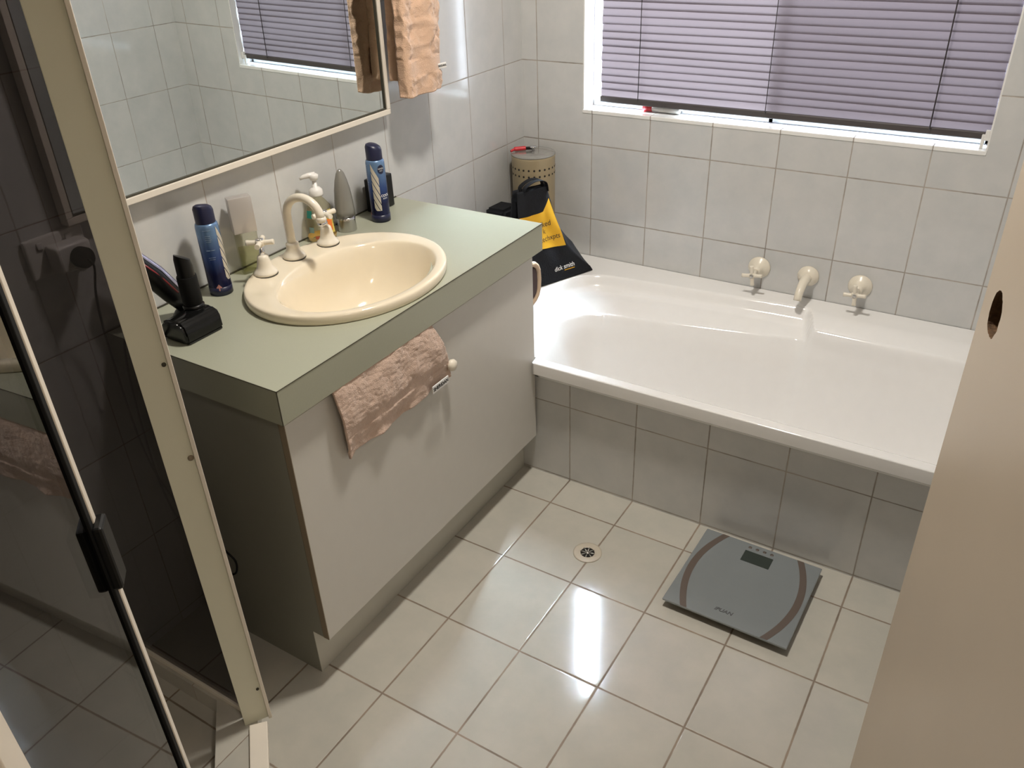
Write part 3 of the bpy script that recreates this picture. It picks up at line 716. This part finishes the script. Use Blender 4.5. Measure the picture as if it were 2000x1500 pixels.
def deodorant(x, y, rot, label):
    t = thing('deodorant_can', label, 'deodorant can', (x, y, CZ), group='blue deodorant cans', rotz=rot)
    r = 0.0238
    m = MB(); m.lathe([(0, 0.0002), (r - 0.002, 0.0002), (r, 0.003), (r, 0.018), (r + 0.0002, 0.020), (r, 0.022), (r, 0.150), (r - 0.001, 0.156), (r - 0.0028, 0.159), (0, 0.160)], seg=56); m.build('can', M['can'], t, local=True)
    m = MB(); m.lathe([(r + 0.0003, 0.0008), (r + 0.0003, 0.019)], seg=56, cap=False); m.build('foot_band', M['navy'], t, local=True, solid=0.0004)
    m = MB(); m.lathe([(0, 0.1585), (r - 0.0035, 0.1585), (r - 0.0035, 0.1865), (r - 0.006, 0.193), (r - 0.012, 0.1965), (0, 0.1970)], seg=48)
    for v in m.bm.verts:
        if v.co.z > 0.18: v.co.z -= 0.0045 * (v.co.x / 0.02)
    m.build('cap', M['navy'], t, local=True, sharp=40)
    # slanted stripes
    m = MB()
    def on(s, z, rr=r + 0.0004): return Vector((rr * math.sin(s / r), -rr * math.cos(s / r), z))
    for k in range(5):
        zt = 0.150 - k * 0.0235 + 0.004; n = 6
        for i in range(n):
            s0 = -0.010 + 0.018 * i / n; s1 = -0.010 + 0.018 * (i + 1) / n
            f = lambda s_: zt - 0.0380 * (s_ + 0.010) / 0.018
            m.poly([on(s0, max(0.032, f(s0))), on(s0, max(0.032, f(s0) - 0.0195)), on(s1, max(0.032, f(s1) - 0.0195)), on(s1, max(0.032, f(s1)))])
    m.build('stripes', plain('cream_stripes', (0.62, 0.58, 0.50), 0.3, metal=0.3), t, local=True)
    m = MB(); bmv = []
    for i in range(28):
        a = 2 * PI * i / 28; bmv.append(on(0.0165 + 0.0090 * math.cos(a), 0.137 + 0.0115 * math.sin(a), r + 0.0005))
    c = m.bm.verts.new(on(0.0165, 0.137, r + 0.0005)); vs = [m.bm.verts.new(p) for p in bmv]
    for i in range(28): m.bm.faces.new((c, vs[i], vs[(i + 1) % 28]))
    m.build('badge', M['navy'], t, local=True)
    for txt, z, sz in (('NIVEA', 0.139, 0.0058), ('MEN', 0.1335, 0.0042)):
        text_obj('lettering', txt, sz, M['print_w'], t, Matrix.Rotation(0.0165 / r, 4, 'Z') @ Matrix.Translation((0, 0, z)), bend=r + 0.0008)
    text_obj('lettering', 'COOL', 0.0085, M['print_w'], t, Matrix.Rotation(0.021 / r, 4, 'Z') @ Matrix.Translation((0, 0, 0.070)), bend=r + 0.0008, bold=0.0002)
    text_obj('lettering', 'KICK', 0.0062, M['print_w'], t, Matrix.Rotation(0.0205 / r, 4, 'Z') @ Matrix.Translation((0, 0, 0.0625)), bend=r + 0.0008)
    # hazard diamond near the foot on the back of the label
    m = MB(); q = -0.030
    m.poly([on(q, 0.028, r + 0.0006), on(q + 0.006, 0.020, r + 0.0006), on(q, 0.012, r + 0.0006), on(q - 0.006, 0.020, r + 0.0006)])
    m.build('hazard_mark', plain('pale_red_print', (0.55, 0.25, 0.22), 0.5), t, local=True)
    for k, zz in enumerate((0.147, 0.135, 0.131, 0.127, 0.123, 0.104, 0.088, 0.084)):
        m = MB(); w_ = (0.008, 0.0055, 0.006, 0.0065, 0.005, 0.009, 0.007, 0.006)[k]
        m.poly([on(q - w_, zz, r + 0.0005), on(q - w_ / 2, zz, r + 0.0005), on(q, zz, r + 0.0005), on(q + w_ / 2, zz, r + 0.0005), on(q + w_, zz, r + 0.0005), on(q + w_, zz + 0.0008, r + 0.0005), on(q, zz + 0.0008, r + 0.0005), on(q - w_, zz + 0.0008, r + 0.0005)])
        m.build('small_print', plain('dim_print', (0.25, 0.32, 0.42), 0.5), t, local=True)
    return t
deodorant(0.085, -0.862, R(33), 'blue striped deodorant spray can beside the black box, at the window end of the counter')
deodorant(0.060, -1.375, R(118), 'blue deodorant spray can beside the trimmer, at the shower end of the counter')

# flat perfume bottle
t = thing('perfume_bottle', 'flat rectangular perfume bottle with silver cap and yellow-green liquid', 'perfume bottle', (0.036, -1.262, CZ), rotz=R(-28))
pg = plain('frosted_green_glass', (0.42, 0.44, 0.30), 0.12, coat=0.6, spec=0.7)
m = MB(); m.box((-0.009, -0.024, 0.0003), (0.011, 0.024, 0.098), 0.003, 3); m.build('bottle', tinted_glass('clear_bottle_glass', (0.86, 0.86, 0.78)), t, local=True, sharp=30)
m = MB(); m.box((-0.0065, -0.0215, 0.005), (0.0085, 0.0215, 0.062), 0.002, 2); m.build('liquid', tinted_glass('yellow_green_liquid', (0.92, 0.915, 0.76)), t, local=True)
m = MB(); m.box((-0.0115, -0.0255, 0.096), (0.0135, 0.0255, 0.176), 0.0015, 2); m.build('cap', plain('pale_silver_cap', (0.56, 0.53, 0.51), 0.32, metal=0.4), t, local=True, sharp=30)
# soap dispenser behind the spout
t = thing('soap_dispenser', 'clear pump soap bottle with a white pump and an orange green label, behind the spout', 'soap dispenser', (0.040, -1.034, CZ), rotz=R(-30))
m = MB(); m.lathe([(0, 0.0003), (0.030, 0.0003), (0.034, 0.004), (0.0355, 0.02), (0.034, 0.06), (0.029, 0.085), (0.018, 0.100), (0.0125, 0.106), (0.0125, 0.113), (0, 0.113)], sx=0.78, sy=1.0, seg=48)
m.build('bottle', tinted_glass('clear_plastic_soap', (0.88, 0.85, 0.72)), t, local=True)
m = MB(); m.lathe([(0.0305, 0.0010), (0.0345, 0.0045), (0.0358, 0.013)], sx=0.79, sy=1.0, seg=48, cap=False); m.build('soap_line', plain('yellow_soap', (0.72, 0.50, 0.20), 0.3), t, local=True)
def patch(m, a0, a1, z0, z1, fr):
    n = 8
    for i in range(n):
        p = [a0 + (a1 - a0) * (i + k) / n for k in (0, 1)]
        m.poly([(fr(z0) * 0.78 * math.cos(p[0]), fr(z0) * math.sin(p[0]), z0), (fr(z0) * 0.78 * math.cos(p[1]), fr(z0) * math.sin(p[1]), z0), (fr(z1) * 0.78 * math.cos(p[1]), fr(z1) * math.sin(p[1]), z1), (fr(z1) * 0.78 * math.cos(p[0]), fr(z1) * math.sin(p[0]), z1)])
fr2 = lambda z: (0.0360 if z < 0.03 else 0.0360 - 0.0015 * (z - 0.03) / 0.03 if z < 0.06 else 0.0345 - 0.0045 * (z - 0.06) / 0.025) + 0.0004
m = MB(); patch(m, R(-75), R(-45), 0.062, 0.080, fr2); m.build('label_mark', plain('teal_print', (0.01, 0.22, 0.17), 0.4), t, local=True)
m = MB(); patch(m, R(15), R(50), 0.020, 0.078, fr2); m.build('label_mark', plain('yellow_label', (0.75, 0.60, 0.12), 0.4), t, local=True)
m = MB(); patch(m, R(10), R(38), 0.026, 0.056, lambda z: fr2(z) + 0.0003); m.build('label_mark', plain('orange_print', (0.85, 0.22, 0.04), 0.4), t, local=True)
m = MB(); patch(m, R(-20), R(8), 0.066, 0.082, lambda z: fr2(z) + 0.0003); m.build('label_mark', plain('green_print', (0.02, 0.18, 0.12), 0.4), t, local=True)
m = MB(); patch(m, R(-66), R(-42), 0.026, 0.040, fr2); m.build('label_mark', plain('grey_green_print', (0.25, 0.36, 0.32), 0.4), t, local=True)
m = MB(); patch(m, R(-40), R(-5), 0.010, 0.018, fr2); m.build('label_mark', plain('red_print', (0.6, 0.15, 0.08), 0.4), t, local=True)
m = MB(); m.lathe([(0, 0.111), (0.0165, 0.111), (0.0170, 0.114), (0.0160, 0.124), (0.011, 0.130), (0.006, 0.132), (0.0045, 0.150), (0, 0.150)], seg=36)
m.build('pump_collar', M['white'], t, local=True)
m = MB(); m.lathe([(0, 0.148), (0.008, 0.148), (0.010, 0.152), (0.012, 0.160), (0.008, 0.163), (0, 0.163)], seg=28)
m.tube([(0, 0.004, 0.160), (-0.002, -0.012, 0.160), (-0.003, -0.024, 0.1585), (-0.004, -0.033, 0.155)], [0.0075, 0.0065, 0.0050, 0.0032], 14); m.build('pump_head', M['white'], t, local=True)
# tall cone-shaped bottle
t = thing('cone_bottle', 'grey translucent cone-shaped bottle standing on a silver base', 'bottle', (0.052, -0.957, CZ), rotz=R(-20))
m = MB(); m.lathe([(0, 0.0003), (0.0235, 0.0003), (0.0240, 0.003), (0.0225, 0.034), (0, 0.034)], seg=48); m.build('base', M['steel'], t, local=True, sharp=40)
m = MB(); m.lathe([(0, 0.034), (0.0222, 0.034), (0.0218, 0.050), (0.0205, 0.075), (0.0175, 0.105), (0.0135, 0.128), (0.009, 0.145), (0.0045, 0.153), (0, 0.1555)], seg=48, sx=0.85, sy=1.18)
m.build('body', plain('smoke_grey_glass', (0.30, 0.29, 0.26), 0.15, trans=0.35, coat=0.5), t, local=True)
m = MB(); m.lathe([(0.0236, 0.0300), (0.0236, 0.0355), (0.0222, 0.0360)], seg=48, cap=False); m.build('collar', M['chrome'], t, local=True)
# black box behind the can
m = MB(); m.box((0.012, -0.832, CZ + 0.0003), (0.042, -0.752, CZ + 0.088), 0.003, 3)
tag(m.build('fragrance_box', M['black'], sharp=30), 'small black box leaning on the tiles behind the striped can', 'box')

# shaving gear at the shower end
stand = t = thing('charging_stand', 'glossy black charging stand at the shower end of the counter', 'charger', (0.165, -1.548, CZ))
m = MB()
prof = [(-0.036, 0.0003), (0.034, 0.0003), (0.036, 0.006), (0.0345, 0.030), (0.028, 0.042), (0.014, 0.047), (-0.016, 0.045), (-0.034, 0.036), (-0.038, 0.018)]
m.prism([(x, -0.034, z) for x, z in prof], (0, 0.090, 0))
es = [e for e in m.bm.edges]; bmesh.ops.bevel(m.bm, geom=es, offset=0.005, segments=3, affect='EDGES')
m.build('body', plain('gloss_black', (0.005, 0.005, 0.005), 0.15, spec=0.35), t, local=True, sharp=50)
m = MB(); m.lathe([(0, 0.044), (0.020, 0.044), (0.021, 0.050), (0.018, 0.053), (0, 0.053)], center=(-0.014, 0.034, 0), seg=30); m.build('cradle', M['black'], t, local=True)
t = thing('beard_trimmer', 'matte black cylindrical trimmer standing upright in the charging stand', 'trimmer', (0.151, -1.514, CZ + 0.0535), rotz=R(-14))
m = MB(); m.lathe([(0, 0), (0.0175, 0), (0.019, 0.004), (0.0190, 0.055), (0.0185, 0.058), (0, 0.058)], seg=36); m.build('grip', M['blackm'], t, local=True, sharp=40)
m = MB(); m.lathe([(0, 0.058), (0.0165, 0.058), (0.0160, 0.085), (0.0140, 0.096), (0, 0.098)], seg=36)
for v in m.bm.verts:
    if v.co.z > 0.08: v.co.z += v.co.y * -0.55
m.build('head', M['black'], t, local=True, sharp=40)
t = thing('electric_shaver', 'black and silver electric shaver with red trim leaning against the shower post', 'shaver', (0.085, -1.575, CZ))
m = MB(); pts = [(0.084, -1.488, CZ + 0.018), (0.080, -1.508, CZ + 0.055), (0.074, -1.534, CZ + 0.100), (0.068, -1.562, CZ + 0.138), (0.062, -1.590, CZ + 0.162)]
m.tube(pts, [0.014, 0.020, 0.022, 0.021, 0.017], 20); m.build('body', M['black'], t)
m = MB(); q = Vector((0.000, 0.011, 0.0085))
m.tube([Vector(p) + q for p in pts], [0.009, 0.0125, 0.0135, 0.012, 0.008], 16); m.build('silver_back', plain('lilac_silver', (0.45, 0.44, 0.56), 0.2, metal=0.7), t)
m = MB(); q = Vector((0.0185, 0.002, 0.006)); m.tube([Vector(p) + q for p in pts[1:4]], 0.0025, 8); m.build('red_trim', plain('dark_red_plastic', (0.20, 0.012, 0.015), 0.4), t)
m = MB(); m.lathe([(0, 0.0003), (0.026, 0.0003), (0.027, 0.004), (0.022, 0.012), (0.014, 0.020), (0, 0.022)], center=(0.084, -1.488, CZ), seg=30); m.build('foot', M['black'], t)
# cord of the stand, up to the outlet and a loop hanging beside the cabinet
def smooth_path(P, n=10):
    P = [Vector(p) for p in P]; out = []
    for i in range(len(P) - 1):
        p0, p1, p2, p3 = P[max(i - 1, 0)], P[i], P[i + 1], P[min(i + 2, len(P) - 1)]
        for k in range(n):
            s_ = k / n
            out.append(0.5 * ((2 * p1) + (-p0 + p2) * s_ + (2 * p0 - 5 * p1 + 4 * p2 - p3) * s_ ** 2 + (-p0 + 3 * p1 - 3 * p2 + p3) * s_ ** 3))
    return out + [P[-1]]
m = MB(); m.tube(smooth_path([(0.074, -1.650, 0.955), (0.086, -1.650, 0.940), (0.060, -1.650, 0.87), (0.045, -1.648, 0.74), (0.06, -1.650, 0.50), (0.16, -1.650, 0.36), (0.246, -1.650, 0.325), (0.268, -1.650, 0.302), (0.245, -1.650, 0.262), (0.17, -1.650, 0.26), (0.08, -1.648, 0.40), (0.07, -1.646, 0.60), (0.085, -1.642, 0.76), (0.095, -1.630, 0.79), (0.115, -1.605, 0.781), (0.128, -1.580, CZ + 0.004), (0.135, -1.565, CZ + 0.006)]), 0.0022, 8)
cd_ = m.build('power_cord', M['blackm'], stand)

# ------------------------------------------------------------------ power outlet
t = thing('power_outlet', 'white double power outlet on the tiles between mirror and shower glass', 'outlet', (0.0, -1.665, 0.93))
m = MB(); m.box((0.0005, -1.722, 0.925), (0.012, -1.608, 0.998), 0.003); m.build('plate', M['white'], t)
for y in (-1.695, -1.640):
    m = MB(); m.box((0.012, y - 0.006, 0.978), (0.016, y + 0.006, 0.990), 0.001); m.build('switch', M['white'], t)
m = MB(); m.lathe([(0, 0.0505), (0.019, 0.0505), (0.0195, 0.066), (0.015, 0.074), (0, 0.076)], M=Matrix.Rotation(R(90), 4, 'Y'), center=(0, -1.650, 0.955))
m.build('plug', M['blackm'], cd_)
m = MB(); m.box((0.0125, -1.690, 0.932), (0.050, -1.622, 0.982), 0.006, 3)
tag(m.build('plug_adapter', M['white'], sharp=40), 'white block adapter plugged into the wall outlet with a black plug in it', 'adapter')

# ------------------------------------------------------------------ shower
Q = Vector((0.7373, -0.6756, 0)); NN = Vector((0.6756, 0.7373, 0))      # along / outward normal of the slanting front
def dg(n, s, z=0.0):   # point at signed offset n along the normal, s along the front
    return NN * n + Q * s + Vector((0, 0, z))
HZ = 0.050
sP = Q.dot(Vector((0.405, -1.788, 0)))      # post position along the front
sE = Q.dot(Vector((1.036, -2.332, 0)))
ho_ = MB()
def corner(n, y):   # point on the slanting line with offset n and given y
    s = (y - NN.y * n) / Q.y; p = dg(n, s); return (p.x, p.y)
a1 = corner(-1.043, -1.679); b1 = corner(-1.126, -1.800)
e1 = dg(-1.043, sE + 0.09); e2 = dg(-1.126, sE + 0.03)
out = [(0.0, -1.679), a1, (e1.x, e1.y), (e1.x, Y1), (e2.x, Y1), (e2.x, e2.y), b1, (0.0, -1.800)]
ho_.prism([(x, y, 0) for x, y in out], (0, 0, HZ))
tag(ho_.build('shower_hob', M['hob']), 'low cream tiled hob running under the shower screen', 'hob')
sh = thing('shower_screen', 'bronze tinted glass shower screen with cream frame and black handle', 'shower screen', (0.405, -1.79, HZ))
ST = 1.95
# corner post: broad sage face, narrow cream lip on its window side
PW = 0.056
view = Vector((1.0743, -0.6416, 0)).normalized(); pr_ = Vector((-view.y, view.x, 0))   # pr_ points to the right as seen in the photo
pc = Vector((0.4035, -1.786, 0)) - pr_ * 0.002
def qbox(m, c, ax, hw, n, th, z0, z1, bev=0.0):
    ang = math.atan2(ax.y, ax.x)
    m.box((-hw, -th / 2, -(z1 - z0) / 2), (hw, th / 2, (z1 - z0) / 2), bev, rot=Matrix.Rotation(ang, 4, 'Z'), at=(c.x + n.x, c.y + n.y, (z0 + z1) / 2))
m = MB(); qbox(m, pc, pr_, PW / 2 - 0.004, Vector(), 0.020, HZ, ST, 0.001); m.build('corner_post', M['post'], sh)
m = MB(); qbox(m, pc + pr_ * (PW / 2 - 0.001), pr_, 0.0035, view * 0.004, 0.024, HZ, ST, 0.001); m.build('post_lip', M['frame'], sh)
for z, rr, mt in ((0.893, 0.0035, 'seam'), (0.715, 0.005, 'edge'), (0.14, 0.003, 'seam')):
    m = MB(); p = pc + pr_ * (PW / 2 - 0.010) + view * 0.0105
    m.lathe([(0, -0.002), (rr, -0.002), (rr, 0.0015), (0, 0.002)], M=Matrix.Rotation(math.atan2(view.y, view.x), 4, 'Z') @ Matrix.Rotation(R(90), 4, 'Y'), center=(p.x, p.y, z), seg=20)
    m.build('screw', M[mt], sh)
# fixed return panel to the left wall
m = MB(); m.box((0.016, -1.789, HZ + 0.012), (0.385, -1.783, ST - 0.01)); m.build('return_panel', M['dark'], sh)
m = MB(); m.box((0.001, -1.794, HZ), (0.385, -1.778, HZ + 0.014), 0.001); m.box((0.001, -1.796, HZ), (0.018, -1.776, ST), 0.001); m.build('channel', M['frame'], sh)
# sill channel and head rail of the slanting front
nF = -1.035
def dbox(m, n0, n1, s0, s1, z0, z1, bev=0.0):
    c = dg((n0 + n1) / 2, (s0 + s1) / 2)
    qbox(m, c, Q, abs(s1 - s0) / 2, Vector(), abs(n1 - n0), z0, z1, bev)
m = MB(); dbox(m, -1.058, -1.022, sP + 0.022, sE - 0.012, HZ + 0.0003, HZ + 0.012, 0.002); m.build('sill_channel', M['frame'], sh)
m = MB(); dbox(m, -1.058, -1.022, sP, sE, ST, ST + 0.035, 0.002); m.box((0.001, -1.80, ST), (0.42, -1.772, ST + 0.035), 0.002); m.build('head_rail', M['frame'], sh)
# open sliding door panel
sA = Q.dot(Vector((0.838, -2.150, 0)))
dp = MB(); dbox(dp, -1.0225, -1.0165, sA + 0.004, sE - 0.008, HZ + 0.016, ST - 0.012); dpo = dp.build('door_panel', M['dark'], sh)
m = MB(); dbox(m, -1.0258, -1.0125, sA - 0.0045, sA + 0.005, HZ + 0.016, ST - 0.012, 0.001); m.build('edge_strip', M['frame'], dpo)
m = MB(); dbox(m, -1.0250, -1.0135, sA + 0.0052, sA + 0.0145, HZ + 0.016, ST - 0.012, 0.001); m.build('gasket', M['blackm'], dpo)
m = MB(); dbox(m, -1.0150, -1.0050, sA - 0.010, sA + 0.016, 0.958, 1.032, 0.003); dbox(m, -1.0370, -1.0240, sA - 0.010, sA + 0.016, 0.953, 1.027, 0.003)
dbox(m, -1.0370, -1.0050, sA - 0.0095, sA - 0.004, 0.962, 1.022, 0.002); m.build('handle', M['black'], dpo)
m = MB(); pe2 = dg(-1.036, sE); qbox(m, pe2, Q, 0.012, Vector(), 0.040, HZ, ST, 0.001); m.build('jamb_post', M['frame'], sh)
m = MB(); m.box((pe2.x - 0.003, Y1 + 0.002, HZ + 0.012), (pe2.x + 0.003, pe2.y - 0.02, ST)); m.build('side_panel', M['dark'], sh)

# ------------------------------------------------------------------ perforated canister in the corner of the bath rim
BNX, BNY, BNR, BNH = 0.093, -0.098, 0.0715, 0.360
t = thing('canister', 'tall beige perforated canister with a glass lid in the corner on the bath rim', 'canister', (BNX, BNY, RZ))
m = MB(); m.lathe([(0, 0.001), (BNR - 0.006, 0.001), (BNR - 0.004, 0.004), (BNR, BNH - 0.006), (BNR + 0.0015, BNH - 0.002), (BNR + 0.001, BNH), (BNR - 0.003, BNH), (BNR - 0.004, BNH - 0.02), (0, BNH - 0.02)], seg=72)
m.build('body', M['binc'], t, local=True, sharp=50)
m = MB()
for row in (0, 1):
    z = BNH - 0.036 - 0.021 * row
    for k in range(25):
        a = 2 * PI * (k + 0.5 * row * 0) / 25
        rr = BNR - 0.004 + 0.004 * z / BNH
        m.lathe([(0, 0), (0.0034, 0), (0.0034, 0.0006), (0, 0.0006)], M=Matrix.Rotation(a, 4, 'Z') @ Matrix.Rotation(R(90), 4, 'Y'), center=(rr * math.cos(a), rr * math.sin(a), z), seg=10)
m.build('perforations', M['hole'], t, local=True)
m = MB(); m.lathe([(0, BNH + 0.0005), (BNR + 0.001, BNH + 0.0005), (BNR + 0.002, BNH + 0.003), (BNR, BNH + 0.0055), (0.05, BNH + 0.0075), (0, BNH + 0.0085)], seg=64)
m.build('lid', plain('smoky_glass_lid', (0.30, 0.29, 0.265), 0.08, metal=0.3, coat=0.8), t, local=True)
m = MB(); m.lathe([(0, BNH + 0.008), (0.004, BNH + 0.008), (0.004, BNH + 0.019), (0.011, BNH + 0.021), (0.011, BNH + 0.025), (0, BNH + 0.026)], seg=24); m.build('lid_knob', M['chrome'], t, local=True)
m = MB(); m.tube(smooth_path([(0.030, -0.135, RZ + BNH + 0.010), (0.037, -0.122, RZ + BNH + 0.0145), (0.055, -0.108, RZ + BNH + 0.0155), (0.066, -0.100, RZ + BNH + 0.016)]), [0.004] * 10 + [0.007] * 10 + [0.007] * 11, 10)
rs = m.build('red_handle', M['red']); tag(rs, 'small red handle with a black end lying on the canister lid', 'handle')
m = MB(); m.box((-0.011, -0.006, -0.004), (0.011, 0.006, 0.004), 0.002, rot=Matrix.Rotation(R(35), 4, 'Z'), at=(0.074, -0.094, RZ + BNH + 0.0155)); m.build('head', M['black'], rs)

# ------------------------------------------------------------------ shopping bag on the bath rim
A_ = Vector((0.205, -0.385, 0)); B_ = Vector((0.330, -0.105, 0)); ub = (B_ - A_).normalized(); LB = (B_ - A_).length
nb = Vector((ub.y, -ub.x, 0));  nb = nb if nb.x > 0 else -nb     # towards the camera / tub
bg = thing('shopping_bag', 'black shopping bag with a yellow arrow print standing on the bath corner', 'bag', (0.25, -0.25, RZ))
# outline in (s along ub from A, z above rim)
def bp(s, z, n=0.0): return A_ + ub * s + nb * n + Vector((0, 0, RZ + z))
ZT = 0.302
def pw(z, T):
    if z <= T[0][0]: return T[0][1]
    for (z0, s0), (z1, s1) in zip(T[:-1], T[1:]):
        if z <= z1: return s0 + (s1 - s0) * (z - z0) / (z1 - z0)
    return T[-1][1]
SR = [(0, 0.296), (0.019, 0.287), (0.045, 0.257), (0.075, 0.228), (0.106, 0.205), (0.16, 0.185), (0.22, 0.172), (0.28, 0.163), (0.31, 0.160)]
SG = [(0, 0.300), (0.02, 0.297), (0.096, 0.252), (0.124, 0.225), (0.158, 0.200), (0.22, 0.182), (0.28, 0.167), (0.31, 0.160)]
def bag_sides(v_):
    z = 0.003 + (ZT - 0.003) * v_
    return z, 0.0 + 0.048 * v_, pw(z, SR)
def bag_front(u_, v_):
    z, sl, sr = bag_sides(v_)
    n = -0.07 * v_ + 0.008 * math.sin(PI * u_) * (1 - v_) * math.sin(PI * v_) + 0.006 * (noise.noise(Vector((u_ * 4, v_ * 4, 0.5)))) * min(1, v_ * 5)
    return bp(sl + (sr - sl) * u_, z, n)
m = MB(); m.grid(bag_front, 40, 40); m.build('front_panel', M['bag'], bg, solid=0.0012)
def bag_side(u_, v_):
    z, sl, sr = bag_sides(v_); f = bag_front(1.0, v_); back = f - nb * 0.100 * (1 - 0.72 * v_)
    mid = (f + back) / 2 + ub * (max(0.004, pw(z, SG) - sr + 0.004))
    return f.lerp(mid, u_ * 2) if u_ < 0.5 else mid.lerp(back, u_ * 2 - 1)
m = MB(); m.grid(bag_side, 12, 30); m.build('side_gusset', M['bagside'], bg, solid=0.0012)
m = MB(); m.grid(lambda u_, v_: bag_front(u_, v_) - nb * 0.095 * (1 - 0.75 * v_), 20, 20); m.grid(lambda u_, v_: bag_front(u_, 0.0) - nb * 0.095 * v_, 10, 6); m.build('back_panel', M['bag'], bg, solid=0.0012)
def bag_surf(s_, z, off=0.0016):
    """point on the front panel at distance s from A, height z"""
    v_ = (z - 0.003) / (ZT - 0.003); _, sl, sr = bag_sides(v_)
    return bag_front((s_ - sl) / (sr - sl), v_) + nb * off + Vector((0, 0, off * 0.3))
def surf_poly(m, outline, n=14):
    """fills a polygon in (s,z) with a fine mesh laid on the bag"""
    t2 = bmesh.new(); vs = [t2.verts.new((a, b, 0)) for a, b in outline]; t2.faces.new(vs)
    for _ in range(0): pass
    bmesh.ops.triangulate(t2, faces=t2.faces[:])
    for _ in range(4): bmesh.ops.subdivide_edges(t2, edges=t2.edges[:], cuts=1, use_grid_fill=True)
    mp = {}
    for v in t2.verts: mp[v] = m.bm.verts.new(bag_surf(v.co.x, v.co.y))
    for f in t2.faces: m.bm.faces.new([mp[v] for v in f.verts])
    t2.free()
m = MB(); surf_poly(m, [(0.010, 0.130), (0.1995, 0.108), (0.160, 0.264), (0.130, 0.229), (0.078, 0.226), (0.040, 0.226)]); m.build('yellow_print', M['yellow'], bg)
def bag_text(txt, s0, z0, size, mat, name='lettering', align='LEFT', bold=0.0):
    o = text_obj(name, txt, size, mat, bg, Matrix.Identity(4), align=align, depth=0, bold=bold)
    for v in o.data.vertices:
        x, y, _ = v.co; p = bag_surf(s0 + x, z0 + y, 0.0026); v.co = p - Vector(bg.location)
    return o
bag_text('Talked', 0.153, 0.190, 0.025, M['print_b'], align='RIGHT')
bag_text('to k', 0.128, 0.168, 0.023, M['print_b'], align='RIGHT')
bag_text('techxpts', 0.181, 0.145, 0.023, M['print_b'], align='RIGHT')
bag_text('dick smith', 0.223, 0.043, 0.0205, M['print_w'], align='RIGHT', bold=0.00025)
m = MB(); surf_poly(m, [(0.180, 0.030), (0.222, 0.030), (0.222, 0.0325), (0.180, 0.0325)]); m.build('tagline', M['yellow'], bg)
for q, off in enumerate((0.0, -0.022)):
    p0 = bag_front(0.20, 0.98); p1 = bag_front(0.98, 0.95)
    m = MB(); pp = smooth_path([p0 + nb * off, p0.lerp(p1, 0.08) + nb * off + Vector((0, 0, 0.018)), p0.lerp(p1, 0.45) + nb * (off + 0.004) + Vector((0, 0, 0.036)), p0.lerp(p1, 0.90) + nb * off + Vector((0, 0, 0.030)), p1 + nb * off])
    w_ = Vector((0, 0, 0.5)) + nb * 0.9; hw = 0.009
    for a, b in zip(pp[:-1], pp[1:]):
        m.quad(a - nb * hw, a + nb * hw, b + nb * hw, b - nb * hw)
    bmesh.ops.remove_doubles(m.bm, verts=m.bm.verts, dist=0.0001)
    m.build('handle', M['bag'], bg, solid=0.0016)
# black pouch further back and dark pouch with tan piping beside the cabinet
m = MB(); m.prism([(0.020, -0.305, RZ + 0.001), (0.020, -0.185, RZ + 0.001), (0.020, -0.195, RZ + 0.222), (0.020, -0.290, RZ + 0.226)], (0.075, 0, 0))
bmesh.ops.bevel(m.bm, geom=m.bm.edges[:], offset=0.010, segments=3, affect='EDGES')
tag(m.build('toiletry_case', M['bag'], sharp=50), 'black upright case on the bath end, behind the countertop corner', 'case')
t = thing('cosmetic_pouch', 'dark maroon pouch with tan piping wedged between the vanity and the bag', 'pouch', (0.28, -0.53, RZ))
def pouch(off, sc_):
    return [(0.200 + off, -0.660 + 0.0, RZ + 0.002)]
m = MB(); n = 20; ring = []
for i in range(n):
    a = 2 * PI * i / n; c, s_ = math.cos(a), math.sin(a)
    ring.append((0.178, -0.502 + 0.098 * math.copysign(abs(c) ** 0.6, c), RZ + 0.076 + 0.068 * math.copysign(abs(s_) ** 0.7, s_)))
m.prism(ring, (0.110, 0, 0), smooth=True); bmesh.ops.bevel(m.bm, geom=[e for e in m.bm.edges if abs(e.verts[0].co.x - e.verts[1].co.x) < 1e-5], offset=0.012, segments=3, affect='EDGES')
m.build('body', M['maroon'], t, sharp=60)
m = MB(); rr = [Vector(p) + Vector((0.107, 0, 0)) for p in ring]; m.tube(rr + [rr[0]], 0.0085, 10, cap=False); m.build('piping', M['tan'], t)

# ------------------------------------------------------------------ ceiling lamps
t = thing('ceiling_light', 'round white ceiling light above the floor drain', 'ceiling light', LAMP)
m = MB(); m.lathe([(0, 0), (0.13, 0), (0.13, -0.02), (0, -0.02)], seg=48); m.build('base', M['white'], t, local=True)
m = MB(); m.lathe([(0.115, -0.02), (0.11, -0.045), (0.08, -0.065), (0, -0.070)], seg=48, cap=False); m.build('diffuser', M['lamp'], t, local=True)
